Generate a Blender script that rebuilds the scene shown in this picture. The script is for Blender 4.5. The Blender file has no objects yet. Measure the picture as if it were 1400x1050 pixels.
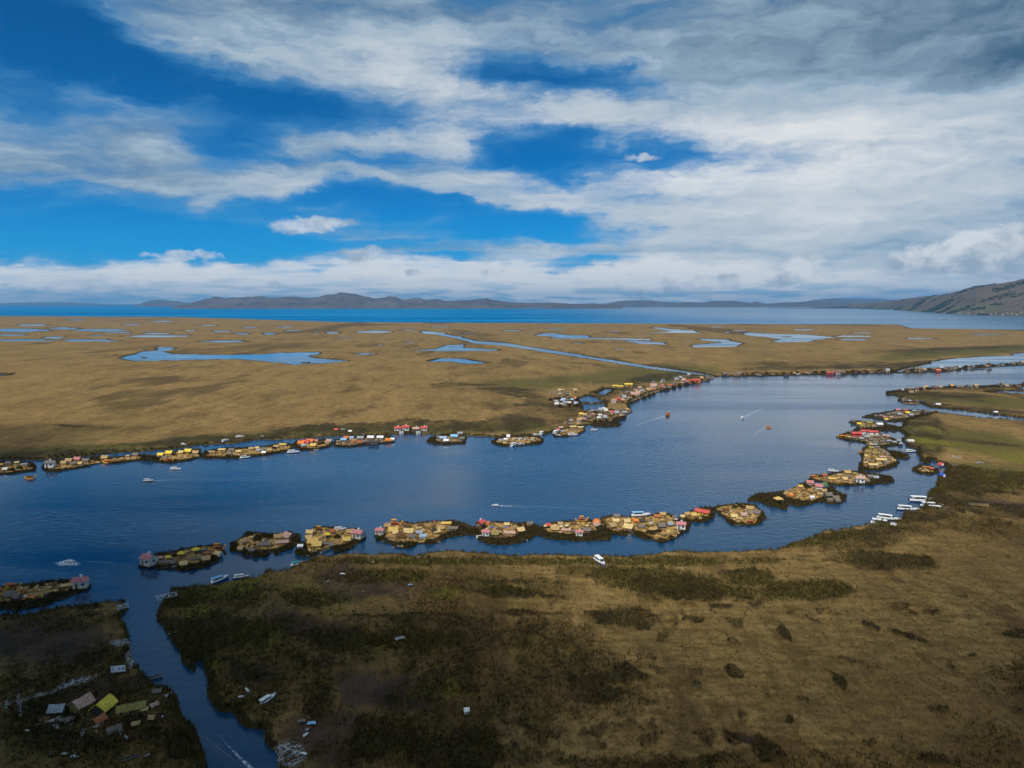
import bpy, bmesh, math, random
import numpy as np
from mathutils import Vector, Matrix
from mathutils.geometry import delaunay_2d_cdt, tessellate_polygon

SC = bpy.context.scene
COL = SC.collection
R = math.radians
rng = random.Random(11)

# ------------------------------------------------------------------ camera and the map from sight lines to ground
CAM_H = 100.0
PITCH = math.atan(110.0 / 1000.0)
CP, SP = math.cos(PITCH), math.sin(PITCH)

def sight(px, py):
    a, b = px - 700.0, 525.0 - py
    return (a, 1000 * CP + b * SP, -1000 * SP + b * CP)

def G(px, py, z=0.0):
    """the place on the level z that is surveyed along this bearing"""
    x, y, w = sight(px, py)
    w = min(w, -0.4)
    k = (CAM_H - z) / -w
    return (x * k, y * k)

def pixels(x, y, z=0.0):
    z = z - CAM_H
    f = y * CP - z * SP
    u = y * SP + z * CP
    return 700 + 1000 * x / f, 525 - 1000 * u / f

def metres(py, px=700):
    """metres per unit bearing at that distance"""
    x, y = G(px, py)
    return (y * CP + CAM_H * SP) / 1000.0

cam_data = bpy.data.cameras.new('camera')
cam = bpy.data.objects.new('camera', cam_data)
COL.objects.link(cam)
cam.location = (0, 0, CAM_H)
cam.rotation_euler = (R(90) - PITCH, 0, 0)
cam_data.sensor_width = 36
cam_data.lens = 36 * 1000 / 1400
cam_data.clip_start = 1
cam_data.clip_end = 250000
SC.camera = cam

# ------------------------------------------------------------------ numpy noise
def _hash(ix, iy, seed):
    h = (ix.astype(np.int64) * 374761393 + iy.astype(np.int64) * 668265263 + seed * 1442695041) & 0xFFFFFFFF
    h = ((h ^ (h >> 13)) * 1274126177) & 0xFFFFFFFF
    h = ((h ^ (h >> 16)) * 2246822519) & 0xFFFFFFFF
    return ((h ^ (h >> 15)) & 0xFFFF).astype(np.float32) / 65535.0

def vnoise(x, y, seed=0):
    ix, iy = np.floor(x), np.floor(y)
    fx, fy = (x - ix).astype(np.float32), (y - iy).astype(np.float32)
    fx, fy = fx * fx * (3 - 2 * fx), fy * fy * (3 - 2 * fy)
    a, b = _hash(ix, iy, seed), _hash(ix + 1, iy, seed)
    c, d = _hash(ix, iy + 1, seed), _hash(ix + 1, iy + 1, seed)
    return (a + (b - a) * fx + (c - a) * fy + (a - b - c + d) * fx * fy) * 2 - 1

def fbm(x, y, octaves=4, seed=0, gain=0.5):
    s, a, t = 0, 1.0, 0
    ca, sa = math.cos(0.6), math.sin(0.6)
    for k in range(octaves):
        s = s + a * vnoise(x, y, seed + k * 17)
        t += a
        a *= gain
        x, y = (x * ca - y * sa) * 2.03 + 13.7, (x * sa + y * ca) * 2.03 + 7.1
    return s / t

def sstep(a, b, x):
    t = np.clip((x - a) / (b - a), 0, 1)
    return t * t * (3 - 2 * t)

def poly_sd(poly, X, Y, margin):
    """signed distance, positive inside, of the points to the polygon; -margin far from it"""
    P = np.array(poly, dtype=np.float64)
    out = np.full(X.shape, -float(margin), np.float32)
    lo, hi = P.min(0) - margin, P.max(0) + margin
    near = np.nonzero((X > lo[0]) & (X < hi[0]) & (Y > lo[1]) & (Y < hi[1]))[0]
    for s in range(0, len(near), 60000):
        idx = near[s:s + 60000]
        x, y = X[idx], Y[idx]
        d2 = np.full(x.shape, 1e18)
        ins = np.zeros(x.shape, bool)
        for i in range(len(P)):
            ax, ay = P[i]
            bx, by = P[(i + 1) % len(P)]
            ex, ey = bx - ax, by - ay
            wx, wy = x - ax, y - ay
            t = np.clip((wx * ex + wy * ey) / max(ex * ex + ey * ey, 1e-9), 0, 1)
            dx, dy = wx - ex * t, wy - ey * t
            np.minimum(d2, dx * dx + dy * dy, out=d2)
            if ay != by:
                c = (ay > y) != (by > y)
                ins ^= c & (x < ex * (y - ay) / (by - ay) + ax)
        d = np.minimum(np.sqrt(d2), margin)
        out[idx] = np.where(ins, d, -d)
    return out

# ------------------------------------------------------------------ node helpers
class Nodes:
    def __init__(self, tree):
        self.t = tree
        self.n = tree.nodes
        self.l = tree.links
    def put(self, sock, v):
        if isinstance(v, bpy.types.NodeSocket):
            self.l.new(v, sock)
        else:
            try:
                sock.default_value = v
            except Exception:
                sock.default_value = (v[0], v[1], v[2], 1.0) if hasattr(v, '__len__') else (v, v, v)
    def math(self, op, a, b=None, c=None, clamp=False):
        n = self.n.new('ShaderNodeMath')
        n.operation = op
        n.use_clamp = clamp
        for i, v in enumerate((a, b, c)):
            if v is not None:
                self.put(n.inputs[i], v)
        return n.outputs[0]
    def vmath(self, op, a, b=None, scale=None):
        n = self.n.new('ShaderNodeVectorMath')
        n.operation = op
        self.put(n.inputs[0], a)
        if b is not None:
            self.put(n.inputs[1], b)
        if scale is not None:
            self.put(n.inputs['Scale'], scale)
        return n.outputs['Value'] if op in ('LENGTH', 'DOT_PRODUCT', 'DISTANCE') else n.outputs[0]
    def noise(self, vec, scale, detail=4, rough=0.55, distortion=0.0, lac=2.0, color=False, dims='2D'):
        n = self.n.new('ShaderNodeTexNoise')
        n.noise_dimensions = dims
        if vec is not None:
            self.l.new(vec, n.inputs['Vector'])
        n.inputs['Scale'].default_value = scale
        n.inputs['Detail'].default_value = detail
        n.inputs['Roughness'].default_value = rough
        n.inputs['Lacunarity'].default_value = lac
        n.inputs['Distortion'].default_value = distortion
        return n.outputs['Color' if color else 'Fac']
    def remap(self, v, a, b, c=0.0, d=1.0, smooth=True):
        n = self.n.new('ShaderNodeMapRange')
        n.interpolation_type = 'SMOOTHSTEP' if smooth else 'LINEAR'
        self.put(n.inputs['Value'], v)
        for k, x in zip(('From Min', 'From Max', 'To Min', 'To Max'), (a, b, c, d)):
            self.put(n.inputs[k], x)
        return n.outputs['Result']
    def mix(self, f, a, b, mode='MIX'):
        n = self.n.new('ShaderNodeMix')
        n.data_type = 'RGBA'
        n.blend_type = mode
        n.clamp_factor = True
        self.put(n.inputs['Factor'], f)
        for s, v in ((n.inputs[6], a), (n.inputs[7], b)):
            if isinstance(v, bpy.types.NodeSocket):
                self.l.new(v, s)
            else:
                s.default_value = (v[0], v[1], v[2], 1)
        return n.outputs[2]
    def mapping(self, vec, loc=(0, 0, 0), rot=(0, 0, 0), scale=(1, 1, 1), kind='POINT'):
        n = self.n.new('ShaderNodeMapping')
        n.vector_type = kind
        self.l.new(vec, n.inputs['Vector'])
        if kind in ('POINT', 'TEXTURE'):
            n.inputs['Location'].default_value = loc
        n.inputs['Rotation'].default_value = rot
        n.inputs['Scale'].default_value = scale
        return n.outputs[0]
    def combine(self, x, y, z):
        n = self.n.new('ShaderNodeCombineXYZ')
        for s, v in zip(n.inputs, (x, y, z)):
            self.put(s, v)
        return n.outputs[0]
    def sep(self, v):
        n = self.n.new('ShaderNodeSeparateXYZ')
        self.l.new(v, n.inputs[0])
        return n.outputs
    def attr(self, name):
        n = self.n.new('ShaderNodeAttribute')
        n.attribute_name = name
        return n
    def coord(self, which='Object'):
        return self.n.new('ShaderNodeTexCoord').outputs[which]

def new_mat(name):
    m = bpy.data.materials.new(name)
    m.use_nodes = True
    N = Nodes(m.node_tree)
    bsdf = m.node_tree.nodes['Principled BSDF']
    return m, N, bsdf

# ------------------------------------------------------------------ sun and sky
SUN_EL, SUN_AZ = 58.0, 205.0            # azimuth measured from +Y (ahead) towards +X; behind the viewer, to the left
sun_data = bpy.data.lights.new('sun', 'SUN')
sun_data.energy = 4.6
sun_data.angle = R(0.5)
sun_data.color = (1.0, 0.95, 0.87)
sun = bpy.data.objects.new('sun', sun_data)
COL.objects.link(sun)
sdir = Vector((math.sin(R(SUN_AZ)) * math.cos(R(SUN_EL)), math.cos(R(SUN_AZ)) * math.cos(R(SUN_EL)), math.sin(R(SUN_EL))))
sun.rotation_euler = sdir.to_track_quat('Z', 'Y').to_euler()

def sky_ang(px, py):
    d = Vector(sight(px, py)).normalized()
    return math.atan2(d.x, d.y) * 1000, math.asin(d.z) * 1000

def build_sky():
    w = bpy.data.worlds.new('World')
    SC.world = w
    w.use_nodes = True
    w.cycles.sampling_method = 'NONE'
    N = Nodes(w.node_tree)
    bg = w.node_tree.nodes['Background']
    sky = N.n.new('ShaderNodeTexSky')
    sky.sky_type = 'NISHITA'
    sky.sun_disc = False
    sky.sun_elevation = R(SUN_EL)
    sky.sun_rotation = R(SUN_AZ)
    sky.altitude = 3800
    sky.air_density = 1.0
    sky.dust_density = 0.3
    sky.ozone_density = 3.0
    d = N.coord('Generated')
    x, y, z = N.sep(d)
    az = N.math('MULTIPLY', N.math('ARCTAN2', x, y), 1000)
    el = N.math('MULTIPLY', N.math('ARCSINE', z), 1000)
    zz = N.math('ADD', N.math('MAXIMUM', z, 0.0), 0.10)
    plane = N.combine(N.math('DIVIDE', x, zz), N.math('DIVIDE', y, zz), 0.0)   # the cloud deck seen in perspective
    ang = N.combine(az, el, 0.0)
    # domain warp
    w1 = N.noise(plane, 0.8, 5, 0.55, color=True)
    w2 = N.noise(N.mapping(ang, scale=(0.010, 0.022, 1)), 1.0, 5, 0.6, color=True)
    off = N.vmath('ADD', N.vmath('MULTIPLY', N.vmath('SUBTRACT', w1, (0.5, 0.5, 0.5)), (110, 34, 0)),
                  N.vmath('MULTIPLY', N.vmath('SUBTRACT', w2, (0.5, 0.5, 0.5)), (110, 44, 0)))
    P = N.vmath('ADD', ang, off)
    Pc = N.vmath('ADD', ang, N.vmath('MULTIPLY', N.vmath('SUBTRACT', N.noise(N.mapping(ang, scale=(0.03, 0.045, 1)), 1.0, 6, 0.62, color=True), (0.5, 0.5, 0.5)), (34, 26, 0)))
    def blob(px, py, rx, ry, ang_deg=0.0, src=None, hard=0.0):
        c = sky_ang(px, py)
        L = N.vmath('LENGTH', N.mapping(src or P, (c[0], c[1], 0), (0, 0, R(ang_deg)), (rx, ry, 1), 'TEXTURE'))
        return N.remap(L, 1.85 if src is None else 1.6, 0.15 if src is None else 0.4, 0.0, 1.0)
    def total(base, items, src=None, hard=0.0):
        acc = base
        for it in items:
            wgt, px, py, rx, ry = it[:5]
            acc = N.math('MULTIPLY_ADD', blob(px, py, rx, ry, it[5] if len(it) > 5 else 0, src, hard), wgt, acc)
        return acc
    # --- where the high cloud is thin (negative) or thick (positive)
    cirr = N.noise(N.mapping(plane, rot=(0, 0, R(-16)), scale=(0.55, 1.9, 1)), 1.3, 6, 0.56)
    fine = N.noise(N.mapping(P, rot=(0, 0, R(8)), scale=(0.0075, 0.034, 1)), 1.0, 7, 0.60)
    dens0 = N.math('ADD', N.math('MULTIPLY', N.math('SUBTRACT', cirr, 0.5), 1.0), N.math('MULTIPLY', N.math('SUBTRACT', fine, 0.5), 1.4))
    base = N.math('ADD', dens0, 0.53)
    gaps = [(-1.0, 30, 60, 90, 90), (-0.45, 200, 120, 110, 34, -20), (-0.95, 370, 136, 190, 26, -7), (-0.85, 310, 205, 60, 30, 4),
            (-1.3, 780, 112, 130, 20, -8), (-1.3, 740, 205, 62, 36, -6), (-1.2, 890, 214, 72, 24), (-0.6, 515, 212, 70, 11, 6),
            (-1.15, 90, 310, 240, 36), (-0.95, 330, 325, 130, 24), (-0.95, 580, 288, 150, 28, -4), (0.40, 640, 262, 130, 7, -8), (0.38, 500, 312, 110, 7, 8), (0.35, 470, 338, 140, 12, 4), (-0.6, 470, 268, 70, 13, 10), (-0.9, 770, 322, 110, 11),
            (-0.6, 615, 352, 40, 6), (-0.6, 780, 356, 55, 7), (-0.4, 990, 245, 60, 14, 12), (-0.8, 700, 302, 80, 14),
            (0.3, 620, 196, 90, 9, -6), (0.35, 330, 300, 90, 7, -4), (0.3, 930, 262, 60, 8, 24),
            (0.30, 360, 245, 120, 22, 4), (0.28, 540, 190, 120, 16, 8), (0.42, 480, 60, 300, 60, -10), (0.42, 120, 215, 230, 56), (0.45, 400, 255, 130, 17, 3), (0.5, 1130, 200, 330, 130),
            (0.6, 1250, 60, 330, 70), (0.3, 780, 160, 160, 16, 8), (0.3, 650, 245, 110, 16, -6),
            (0.8, 520, 394, 800, 22), (0.5, 1100, 330, 330, 60)]
    F = total(base, gaps)
    dens = N.math('MULTIPLY', N.remap(F, -0.64, 1.22), 0.97)
    # --- brightness of the deck
    litf = N.math('MULTIPLY', N.math('SUBTRACT', fine, 0.5), 0.55)
    lit = total(N.math('ADD', N.math('MULTIPLY', N.math('SUBTRACT', cirr, 0.5), 0.25), N.math('ADD', litf, 0.40)), [
        (0.30, 1040, 240, 330, 100), (0.10, 620, 90, 120, 40, -14), (0.14, 1150, 170, 200, 60), (-0.20, 1270, 40, 300, 50, 6), (-0.10, 1370, 92, 70, 18, 5), (-0.06, 1420, 200, 130, 200), (-0.08, 1400, 90, 110, 30, 0),
        (0.12, 540, 110, 150, 34, -14), (-0.12, 700, 0, 600, 30), (-0.06, 40, 190, 240, 90), (0.46, 600, 394, 560, 30), (0.26, 330, 372, 320, 24), (0.22, 700, 385, 220, 22),
        (0.15, 640, 160, 160, 30), (0.14, 380, 255, 130, 25), (0.12, 1100, 400, 400, 24)])
    cold = N.mix(N.remap(lit, 0.10, 0.46, smooth=False), (0.055, 0.125, 0.21), (0.33, 0.45, 0.565))
    cold = N.mix(N.remap(lit, 0.44, 0.86, smooth=False), cold, (0.78, 0.80, 0.81))
    # --- low cumulus in front of the deck
    cum_n = N.noise(N.mapping(ang, scale=(0.03, 0.05, 1)), 1.0, 7, 0.62)
    puffs = [(0.7, 425, 306, 50, 11, 2), (0.62, 250, 349, 46, 8), (0.72, 497, 348, 38, 11, 4), (0.7, 676, 370, 17, 7, 6), (0.6, 488, 379, 10, 4), (0.6, 562, 376, 13, 6, 10),
             (0.6, 875, 215, 26, 5, 0), (0.75, 925, 389, 80, 15, 2), (0.75, 1095, 368, 26, 17, 24), (0.7, 1265, 354, 44, 16, 3), (0.75, 1345, 336, 46, 24, 8), (0.7, 1400, 360, 90, 20), (0.40, 1160, 205, 70, 12, 3),
             (0.7, 1040, 385, 46, 8), (0.5, 150, 389, 230, 8)]
    Fc = total(N.math('MULTIPLY', N.math('SUBTRACT', cum_n, 0.5), 1.1), puffs, Pc)
    cden = N.math('MULTIPLY', N.remap(Fc, 0.22, 0.78), 0.80)
    shade = N.math('ADD', N.math('MULTIPLY', N.math('SUBTRACT', N.noise(N.mapping(ang, loc=(3, 0.42, 0), scale=(0.03, 0.05, 1)), 1.0, 6, 0.6), cum_n), 2.0), 0.52)
    clit = total(shade, [(0.35, 925, 382, 90, 11), (0.35, 1095, 360, 36, 14), (0.35, 250, 346, 80, 14), (-0.22, 500, 352, 60, 16),
                         (0.5, 1340, 322, 80, 14, 8), (0.3, 1260, 332, 50, 12), (-0.22, 1290, 368, 120, 14), (-0.45, 1160, 205, 90, 26), (-0.2, 1400, 374, 90, 16),
                         (-0.2, 562, 378, 28, 10), (-0.2, 488, 380, 20, 8), (0.12, 60, 390, 230, 11)], ang)
    ccol = N.mix(N.remap(clit, 0.05, 0.95, smooth=False), (0.35, 0.44, 0.53), (0.80, 0.82, 0.84))
    # bluish bank along the skyline
    bank = N.math('MULTIPLY', N.remap(el, 44.0, 4.0), N.remap(N.noise(N.mapping(ang, scale=(0.012, 0.11, 1)), 1.0, 5, 0.6), 0.42, 0.62))
    # --- clear sky
    deep = N.mix(1.0, sky.outputs[0], (0.0018, 0.055, 0.092), 'MULTIPLY')
    deep = N.mix(N.remap(el, 150.0, 15.0, 0.0, 0.60), deep, (0.01, 0.34, 0.72))
    veil = N.mix(N.remap(dens, 0.10, 0.95), (0.10, 0.36, 0.64), cold)
    col = N.mix(dens, deep, veil)
    col = N.mix(N.math('MULTIPLY', bank, 0.85), col, (0.20, 0.42, 0.60))
    col = N.mix(cden, col, ccol)
    N.l.new(col, bg.inputs['Color'])
    bg.inputs['Strength'].default_value = 1.0
    return bg
BG = build_sky()
HAZE = 2.6e-5
CLOUD_D = 0.017
# ------------------------------------------------------------------ the marsh: one sheet of reed land cut by water
def line(pts, half):
    up = [(x, y - half) for x, y in pts]
    dn = [(x, y + half) for x, y in reversed(pts)]
    return up + dn

def lens(cx, cy, w, h, n=14, seed=0):
    r = random.Random(int(cx * 7 + cy * 13) + seed)
    out = []
    for i in range(n):
        a = 2 * math.pi * i / n
        k = 1 + r.uniform(-0.28, 0.28)
        out.append((cx + w / 2 * k * math.cos(a), cy + h / 2 * (1 + r.uniform(-0.35, 0.25)) * math.sin(a)))
    return out

LAKE_EDGE = [(-900, 427.5), (0, 431.8), (250, 433.5), (480, 440.5), (700, 441.5), (920, 442.5), (1060, 443.2), (1222, 443.5), (1239, 446), (1249, 449), (1294, 449.5), (1400, 451), (1700, 455), (2300, 461)]
MAIN = [(-400, 640), (-120, 634), (0, 629), (57, 629), (80, 627), (137, 622), (190, 618), (229, 615), (274, 609), (320, 606), (351, 602), (403, 600), (459, 596), (531, 594), (585, 594), (637, 595),
        (672, 597), (740, 595), (757, 590), (785, 585), (805, 580), (845, 574), (858, 560), (865, 548), (885, 538), (910, 531), (935, 525), (960, 519), (978, 516.5), (985, 514.5), (1040, 513.5),
        (1100, 512), (1150, 511.5), (1200, 510.5), (1224, 507), (1243, 502.5), (1277, 497.5), (1277, 495), (1284, 493), (1303, 490), (1350, 487), (1379, 486), (1384, 484), (1400, 482), (1500, 476),
        (1700, 474), (1700, 526), (1400, 528), (1327, 530), (1293, 530), (1231, 535), (1212, 538), (1231, 543), (1229, 548), (1238, 552), (1257, 551), (1274, 557), (1303, 560), (1350, 565), (1400, 572),
        (1700, 585), (1700, 590), (1400, 576), (1362, 573), (1346, 572), (1312, 568), (1279, 564), (1250, 572), (1236, 577), (1232, 584), (1229, 587), (1238.6, 595), (1233, 602), (1236, 606), (1243, 612),
        (1255, 613), (1250, 619), (1260, 627), (1272, 628), (1281, 633), (1293, 638), (1297, 643), (1286, 652), (1279, 660), (1268, 672), (1272, 680), (1258, 697), (1231, 701), (1228.6, 710), (1212, 715),
        (1190, 719), (1160, 724), (1123, 728), (1110, 733), (1096, 740), (1060, 752), (1026, 754), (987, 757), (946, 759), (934, 756), (886, 762), (854, 764), (827, 761), (786, 760), (740, 760), (700, 760),
        (670, 758), (620, 756), (600, 758), (560, 762), (550, 759), (530, 758), (500, 758), (486, 758), (463, 760), (454, 765), (437, 762), (421, 770), (393, 780), (380, 782), (365, 779), (346, 790),
        (311, 797), (300, 801), (270, 801), (232, 807), (225, 815), (213, 833), (213, 848), (220, 855), (227, 872), (240, 888), (247, 900), (255, 915), (265, 922), (270, 912), (263, 897), (276, 911),
        (286, 930), (281, 943), (299, 972), (319, 975), (335, 990), (360, 1000), (363, 1020), (378, 1040), (390, 1070), (420, 1130), (330, 1130), (300, 1075), (283, 1050), (276, 1022), (263, 1000),
        (242, 970), (237, 945), (219, 940), (211, 935), (204, 925), (193, 915), (186, 895), (179, 870), (175, 860), (170, 845), (178, 833), (172, 825), (150, 823), (107, 828), (87, 833), (50, 839),
        (0, 842), (-60, 850), (-150, 860), (-400, 880)]
POND_LEFT = [(164, 490.5), (186, 485), (193, 481), (214, 479), (220, 474.5), (239, 475.5), (237, 478), (223, 480.5), (232, 484), (286, 485), (357, 484.5), (386, 482.5), (437, 481.5), (439, 484), (418, 487),
             (434, 489.5), (473, 493.5), (453, 496.5), (425, 497.5), (403, 499), (357, 494), (328, 491.5), (268, 492.5), (186, 494), (178, 492)]
WATERS = [
    (MAIN, 60), (POND_LEFT, 60),
    (line([(978, 516), (960, 512), (891, 503), (823, 492), (754, 481), (692, 471), (651, 468), (627, 462), (607, 457.5), (576, 453.2)], 1.7), 30),
    ([(560, 479.5), (596, 477), (607, 472), (634, 471), (632, 475.5), (679, 478), (686, 480), (634, 480.5), (583, 479.8)], 60),
    ([(586, 494), (607, 490), (631, 491), (665, 496.5), (641, 498), (617, 494.8), (590, 495)], 60),
    ([(727, 459), (744, 455.5), (758, 455.5), (775, 458), (802, 459), (800, 462), (775, 462), (755, 460)], 60),
    (line([(754, 462), (800, 462.5), (840, 463.2), (884, 464)], 0.8), 40),
    ([(857, 466), (864, 465.3), (905, 468), (914, 471.5), (874, 470)], 60),
    ([(881, 455), (915, 453), (890, 449), (890, 447), (917, 449), (922, 450), (953, 452), (960, 455.5), (936, 455.5)], 60),
    ([(958, 463), (988, 464), (1014, 470), (1006, 474), (947, 474.7), (947, 472), (988, 468.5), (960, 465)], 60),
    ([(1012, 456.5), (1023, 454.5), (1064, 457), (1098, 457.5), (1115, 459), (1138, 461.5), (1112, 464.5), (1105, 467.5), (1067, 468.5), (1057, 466.5), (1067, 464), (1053, 462), (1023, 459)], 60),
    ([(791, 545), (803, 541), (815, 543), (818, 547), (827.5, 549), (826, 560), (815, 562.5), (796, 561), (793, 552)], 30),
    ([(815, 537), (827, 532), (835, 532), (836, 536), (827, 541), (819, 540)], 30),
    ([(1348, 536.5), (1374, 534), (1420, 534), (1420, 539.5), (1374, 538)], 30),
] + [(lens(*a), 60) for a in [
    (140, 451.6, 62, 3.2), (25, 451.5, 80, 4.6), (42, 444.5, 40, 2.4), (85, 449, 40, 3), (40, 465.2, 90, 3.4), (120, 465.6, 90, 3.6), (75, 462, 26, 3), (215, 459.5, 95, 3.2), (212, 456, 38, 2.8), (310, 467, 56, 3),
    (330, 456.5, 24, 3), (302, 453, 25, 2.4), (368, 456.5, 14, 2.6), (453, 455, 14, 2.8), (432, 455, 9, 1.6), (2, 512.5, 24, 3.4), (498, 484, 30, 2.0), (105, 437.5, 26, 1.6), (222, 439.5, 30, 1.6),
    (513, 453.5, 44, 3.0), (560, 451, 30, 1.6), (1167, 459.8, 36, 2.4), (1168, 464.5, 26, 2.2), (995, 454.5, 9, 1.5), (1256, 463, 36, 2.0), (1348, 457.7, 56, 2.4), (560, 468, 18, 1.6), (520, 471, 14, 1.8),
    (790, 469.5, 12, 1.2), (845, 477, 10, 1.0), (180, 444, 26, 1.4), (60, 470, 30, 1.2), (130, 459, 22, 1.6), (260, 452, 26, 1.6), (340, 448, 22, 1.4), (400, 452, 18, 1.4), (470, 462, 20, 1.2), (640, 456, 26, 1.2), (700, 452, 22, 1.2), (980, 447, 26, 1.3), (1010, 452, 20, 1.2), (1100, 451, 24, 1.2), (1180, 455, 18, 1.0), (15, 458, 30, 1.8), (160, 455, 30, 1.4), (600, 447, 30, 1.0), (760, 450, 24, 1.0), (840, 453, 18, 1.2), (285, 445, 34, 1.4), (390, 447, 20, 1.2)]]
LANDS = [(line([(793, 551.6), (812, 552.4), (829, 550.8)], 0.7), 30), (lens(197, 489, 11, 1.6), 30), (lens(418, 496, 16, 1.3), 30), (lens(1075, 460.5, 18, 0.9), 30)]

# patches of ground cover:   centre, half width, half height, tilt
SCRUB_AND_CORNER_SHADE = [(700, 945, 190, 46, -4), (480, 870, 190, 60, 8), (560, 1015, 150, 45, 6), (820, 940, 70, 32, 12), (855, 850, 50, 15, 4), (930, 811, 62, 19, 6), (1212, 770, 66, 11, 5), (350, 850, 110, 34, -10), (320, 820, 70, 12, -6),
         (640, 800, 120, 16, 2), (470, 783, 110, 13, 2), (820, 785, 60, 8, 3), (255, 850, 36, 40, 60), (330, 930, 60, 40, 20), (120, 985, 150, 60, 0), (160, 900, 50, 20, -20), (60, 850, 70, 14, 0), (700, 870, 120, 30, 6),
         (580, 830, 60, 16, 0), (410, 900, 90, 50, 0), (250, 1010, 70, 36, 10), (760, 905, 90, 24, 4), (600, 905, 110, 30, 3), (1400, 1030, 130, 50, -10), (1200, 1060, 200, 26, -4), (1420, 930, 60, 40, 0), (960, 1060, 160, 20, 0),  # the bottom-right patches paint the corner darkening into the ground colour
         (690, 535, 62, 6, 2), (735, 548, 50, 7, 4), (110, 585, 50, 4, 2), (650, 527, 50, 3, 0), (700, 560, 60, 7, 8), (740, 572, 40, 8, 4), (1180, 745, 60, 8, -6), (1260, 725, 60, 9, -10), (1330, 720, 80, 12, 6), (1340, 670, 80, 14, 4),
         (1290, 690, 50, 10, -10), (1255, 600, 36, 14, 20), (1300, 545, 80, 5, 2), (1350, 560, 70, 4, 3), (1300, 640, 50, 8, 10), (880, 520, 60, 5, -4), (330, 595, 80, 3, -3), (60, 615, 90, 4, -2), (230, 605, 90, 3, -4), (200, 487, 60, 3, 0),
         (820, 500, 50, 2, 6), (1330, 478, 120, 4, -2), (1130, 498, 140, 3, 0), (420, 475, 60, 2, 0)]
DARK = [(930, 809, 60, 13, 7), (905, 800, 40, 6, 0), (856, 850, 50, 13, 4), (1213, 768, 66, 8, 5), (1180, 776, 34, 5, 8), (800, 948, 78, 17, 10), (842, 925, 36, 18, 10), (590, 1020, 110, 34, 8), (350, 925, 60, 12, 20), (470, 880, 70, 16, 6), (430, 958, 28, 22, 0), (330, 815, 60, 9, -6),
        (640, 797, 60, 4, 2), (700, 815, 80, 6, 3), (730, 842, 50, 5, 3), (560, 850, 70, 7, 3), (300, 850, 46, 14, 0), (255, 862, 16, 20, 40), (1000, 787, 17, 3.6, 0), (1075, 809, 15, 3, 0), (985, 832, 14, 3.4, 0), (950, 851, 14, 4, 0), (1027, 782, 6, 2.4, 0), (1022, 817, 9, 3, 0), (1035, 828, 11, 3, 0), (1190, 862, 12, 3, 20),
        (1240, 872, 26, 3.5, 18), (1228, 834, 12, 3, 0), (1275, 842, 12, 3, 10), (1072, 872, 14, 6, 40), (1004, 924, 12, 6, 20), (1148, 938, 12, 6, 50), (1280, 975, 16, 5, 10), (998, 1012, 15, 9, 20), (1045, 1030, 18, 12, 40), (1080, 990, 7, 7, 0), (1190, 1020, 9, 5, 0), (1290, 1045, 40, 8, 0), (1385, 870, 18, 5, 0), (1330, 900, 8, 3, 0),
        (130, 905, 34, 10, -20), (150, 925, 30, 8, -10), (60, 985, 50, 20, 0), (200, 1000, 50, 22, 10), (100, 1020, 60, 18, 0), (250, 1020, 30, 26, 20), (40, 846, 50, 6, 0), (120, 833, 40, 4, 0), (690, 533, 56, 3, 2), (720, 541, 40, 3, 4), (110, 584, 44, 2.4, 2), (650, 527, 30, 1.6, 0), (735, 555, 30, 3, 0), (1290, 694, 40, 7, -10), (1330, 672, 60, 5, 4), (1250, 600, 22, 9, 20), (1240, 576, 16, 8, 0),
        (1330, 531, 90, 2.5, 0), (1310, 477, 90, 2, -2), (90, 622, 140, 5, -3), (300, 602, 150, 6, -4), (480, 587, 130, 8, -2), (630, 584, 90, 9, 0), (715, 580, 60, 12, 0), (770, 560, 40, 14, 0), (840, 535, 40, 8, -8), (900, 517, 50, 5, -6),
        (1265, 600, 34, 22, 10), (1255, 578, 30, 9, 0), (1290, 690, 60, 22, -14), (1320, 655, 60, 14, 8), (1245, 715, 60, 10, -14), (1160, 735, 60, 7, -8), (1300, 541, 70, 4, 2), (1290, 556, 60, 3, 6), (1340, 562, 70, 4, 4), (1370, 700, 60, 10, 4), (1390, 655, 40, 6, 6), (1330, 605, 70, 3, 6), (1130, 503, 100, 3, -1), (1230, 500, 40, 3, -6)]
GREEN = [(425, 822, 42, 12, 0), (330, 870, 70, 22, -10), (520, 790, 60, 10, 0), (910, 800, 110, 16, 6), (1020, 793, 32, 10, 0), (850, 515, 120, 11, -3), (730, 525, 80, 8, 0), (600, 590, 110, 5, 0), (480, 590, 140, 6, -2), (300, 602, 160, 5, -4),
         (100, 618, 140, 6, -3), (700, 586, 60, 8, 0), (1300, 600, 110, 16, 8), (1330, 650, 110, 16, 6), (1320, 548, 110, 7, 3), (1250, 503, 60, 4, -8), (1320, 482, 110, 5, -4), (700, 770, 320, 6, 0), (1110, 742, 60, 6, -8), (560, 880, 70, 14, 0),
         (700, 812, 40, 8, 0), (1100, 810, 60, 12, 0), (270, 890, 20, 40, 60), (250, 820, 40, 10, -10), (1290, 668, 70, 10, -10)]
BRIGHT = [(520, 790, 44, 6, 0), (392, 815, 50, 12, 0), (430, 806, 60, 8, 0), (300, 815, 34, 6, 0), (612, 815, 24, 5, 0), (330, 800, 50, 6, -10), (700, 828, 26, 5, 0), (530, 890, 30, 6, 0), (600, 945, 34, 8, 0), (345, 880, 40, 10, 0), (270, 840, 18, 8, 0), (1340, 617, 80, 7, 8), (1390, 628, 50, 7, 6), (425, 822, 26, 7, 0), (452, 838, 16, 5, 0), (290, 918, 10, 15, 35), (1270, 590, 24, 4, 8), (540, 770, 30, 3, 0), (478, 822, 30, 6, 0)]
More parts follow.
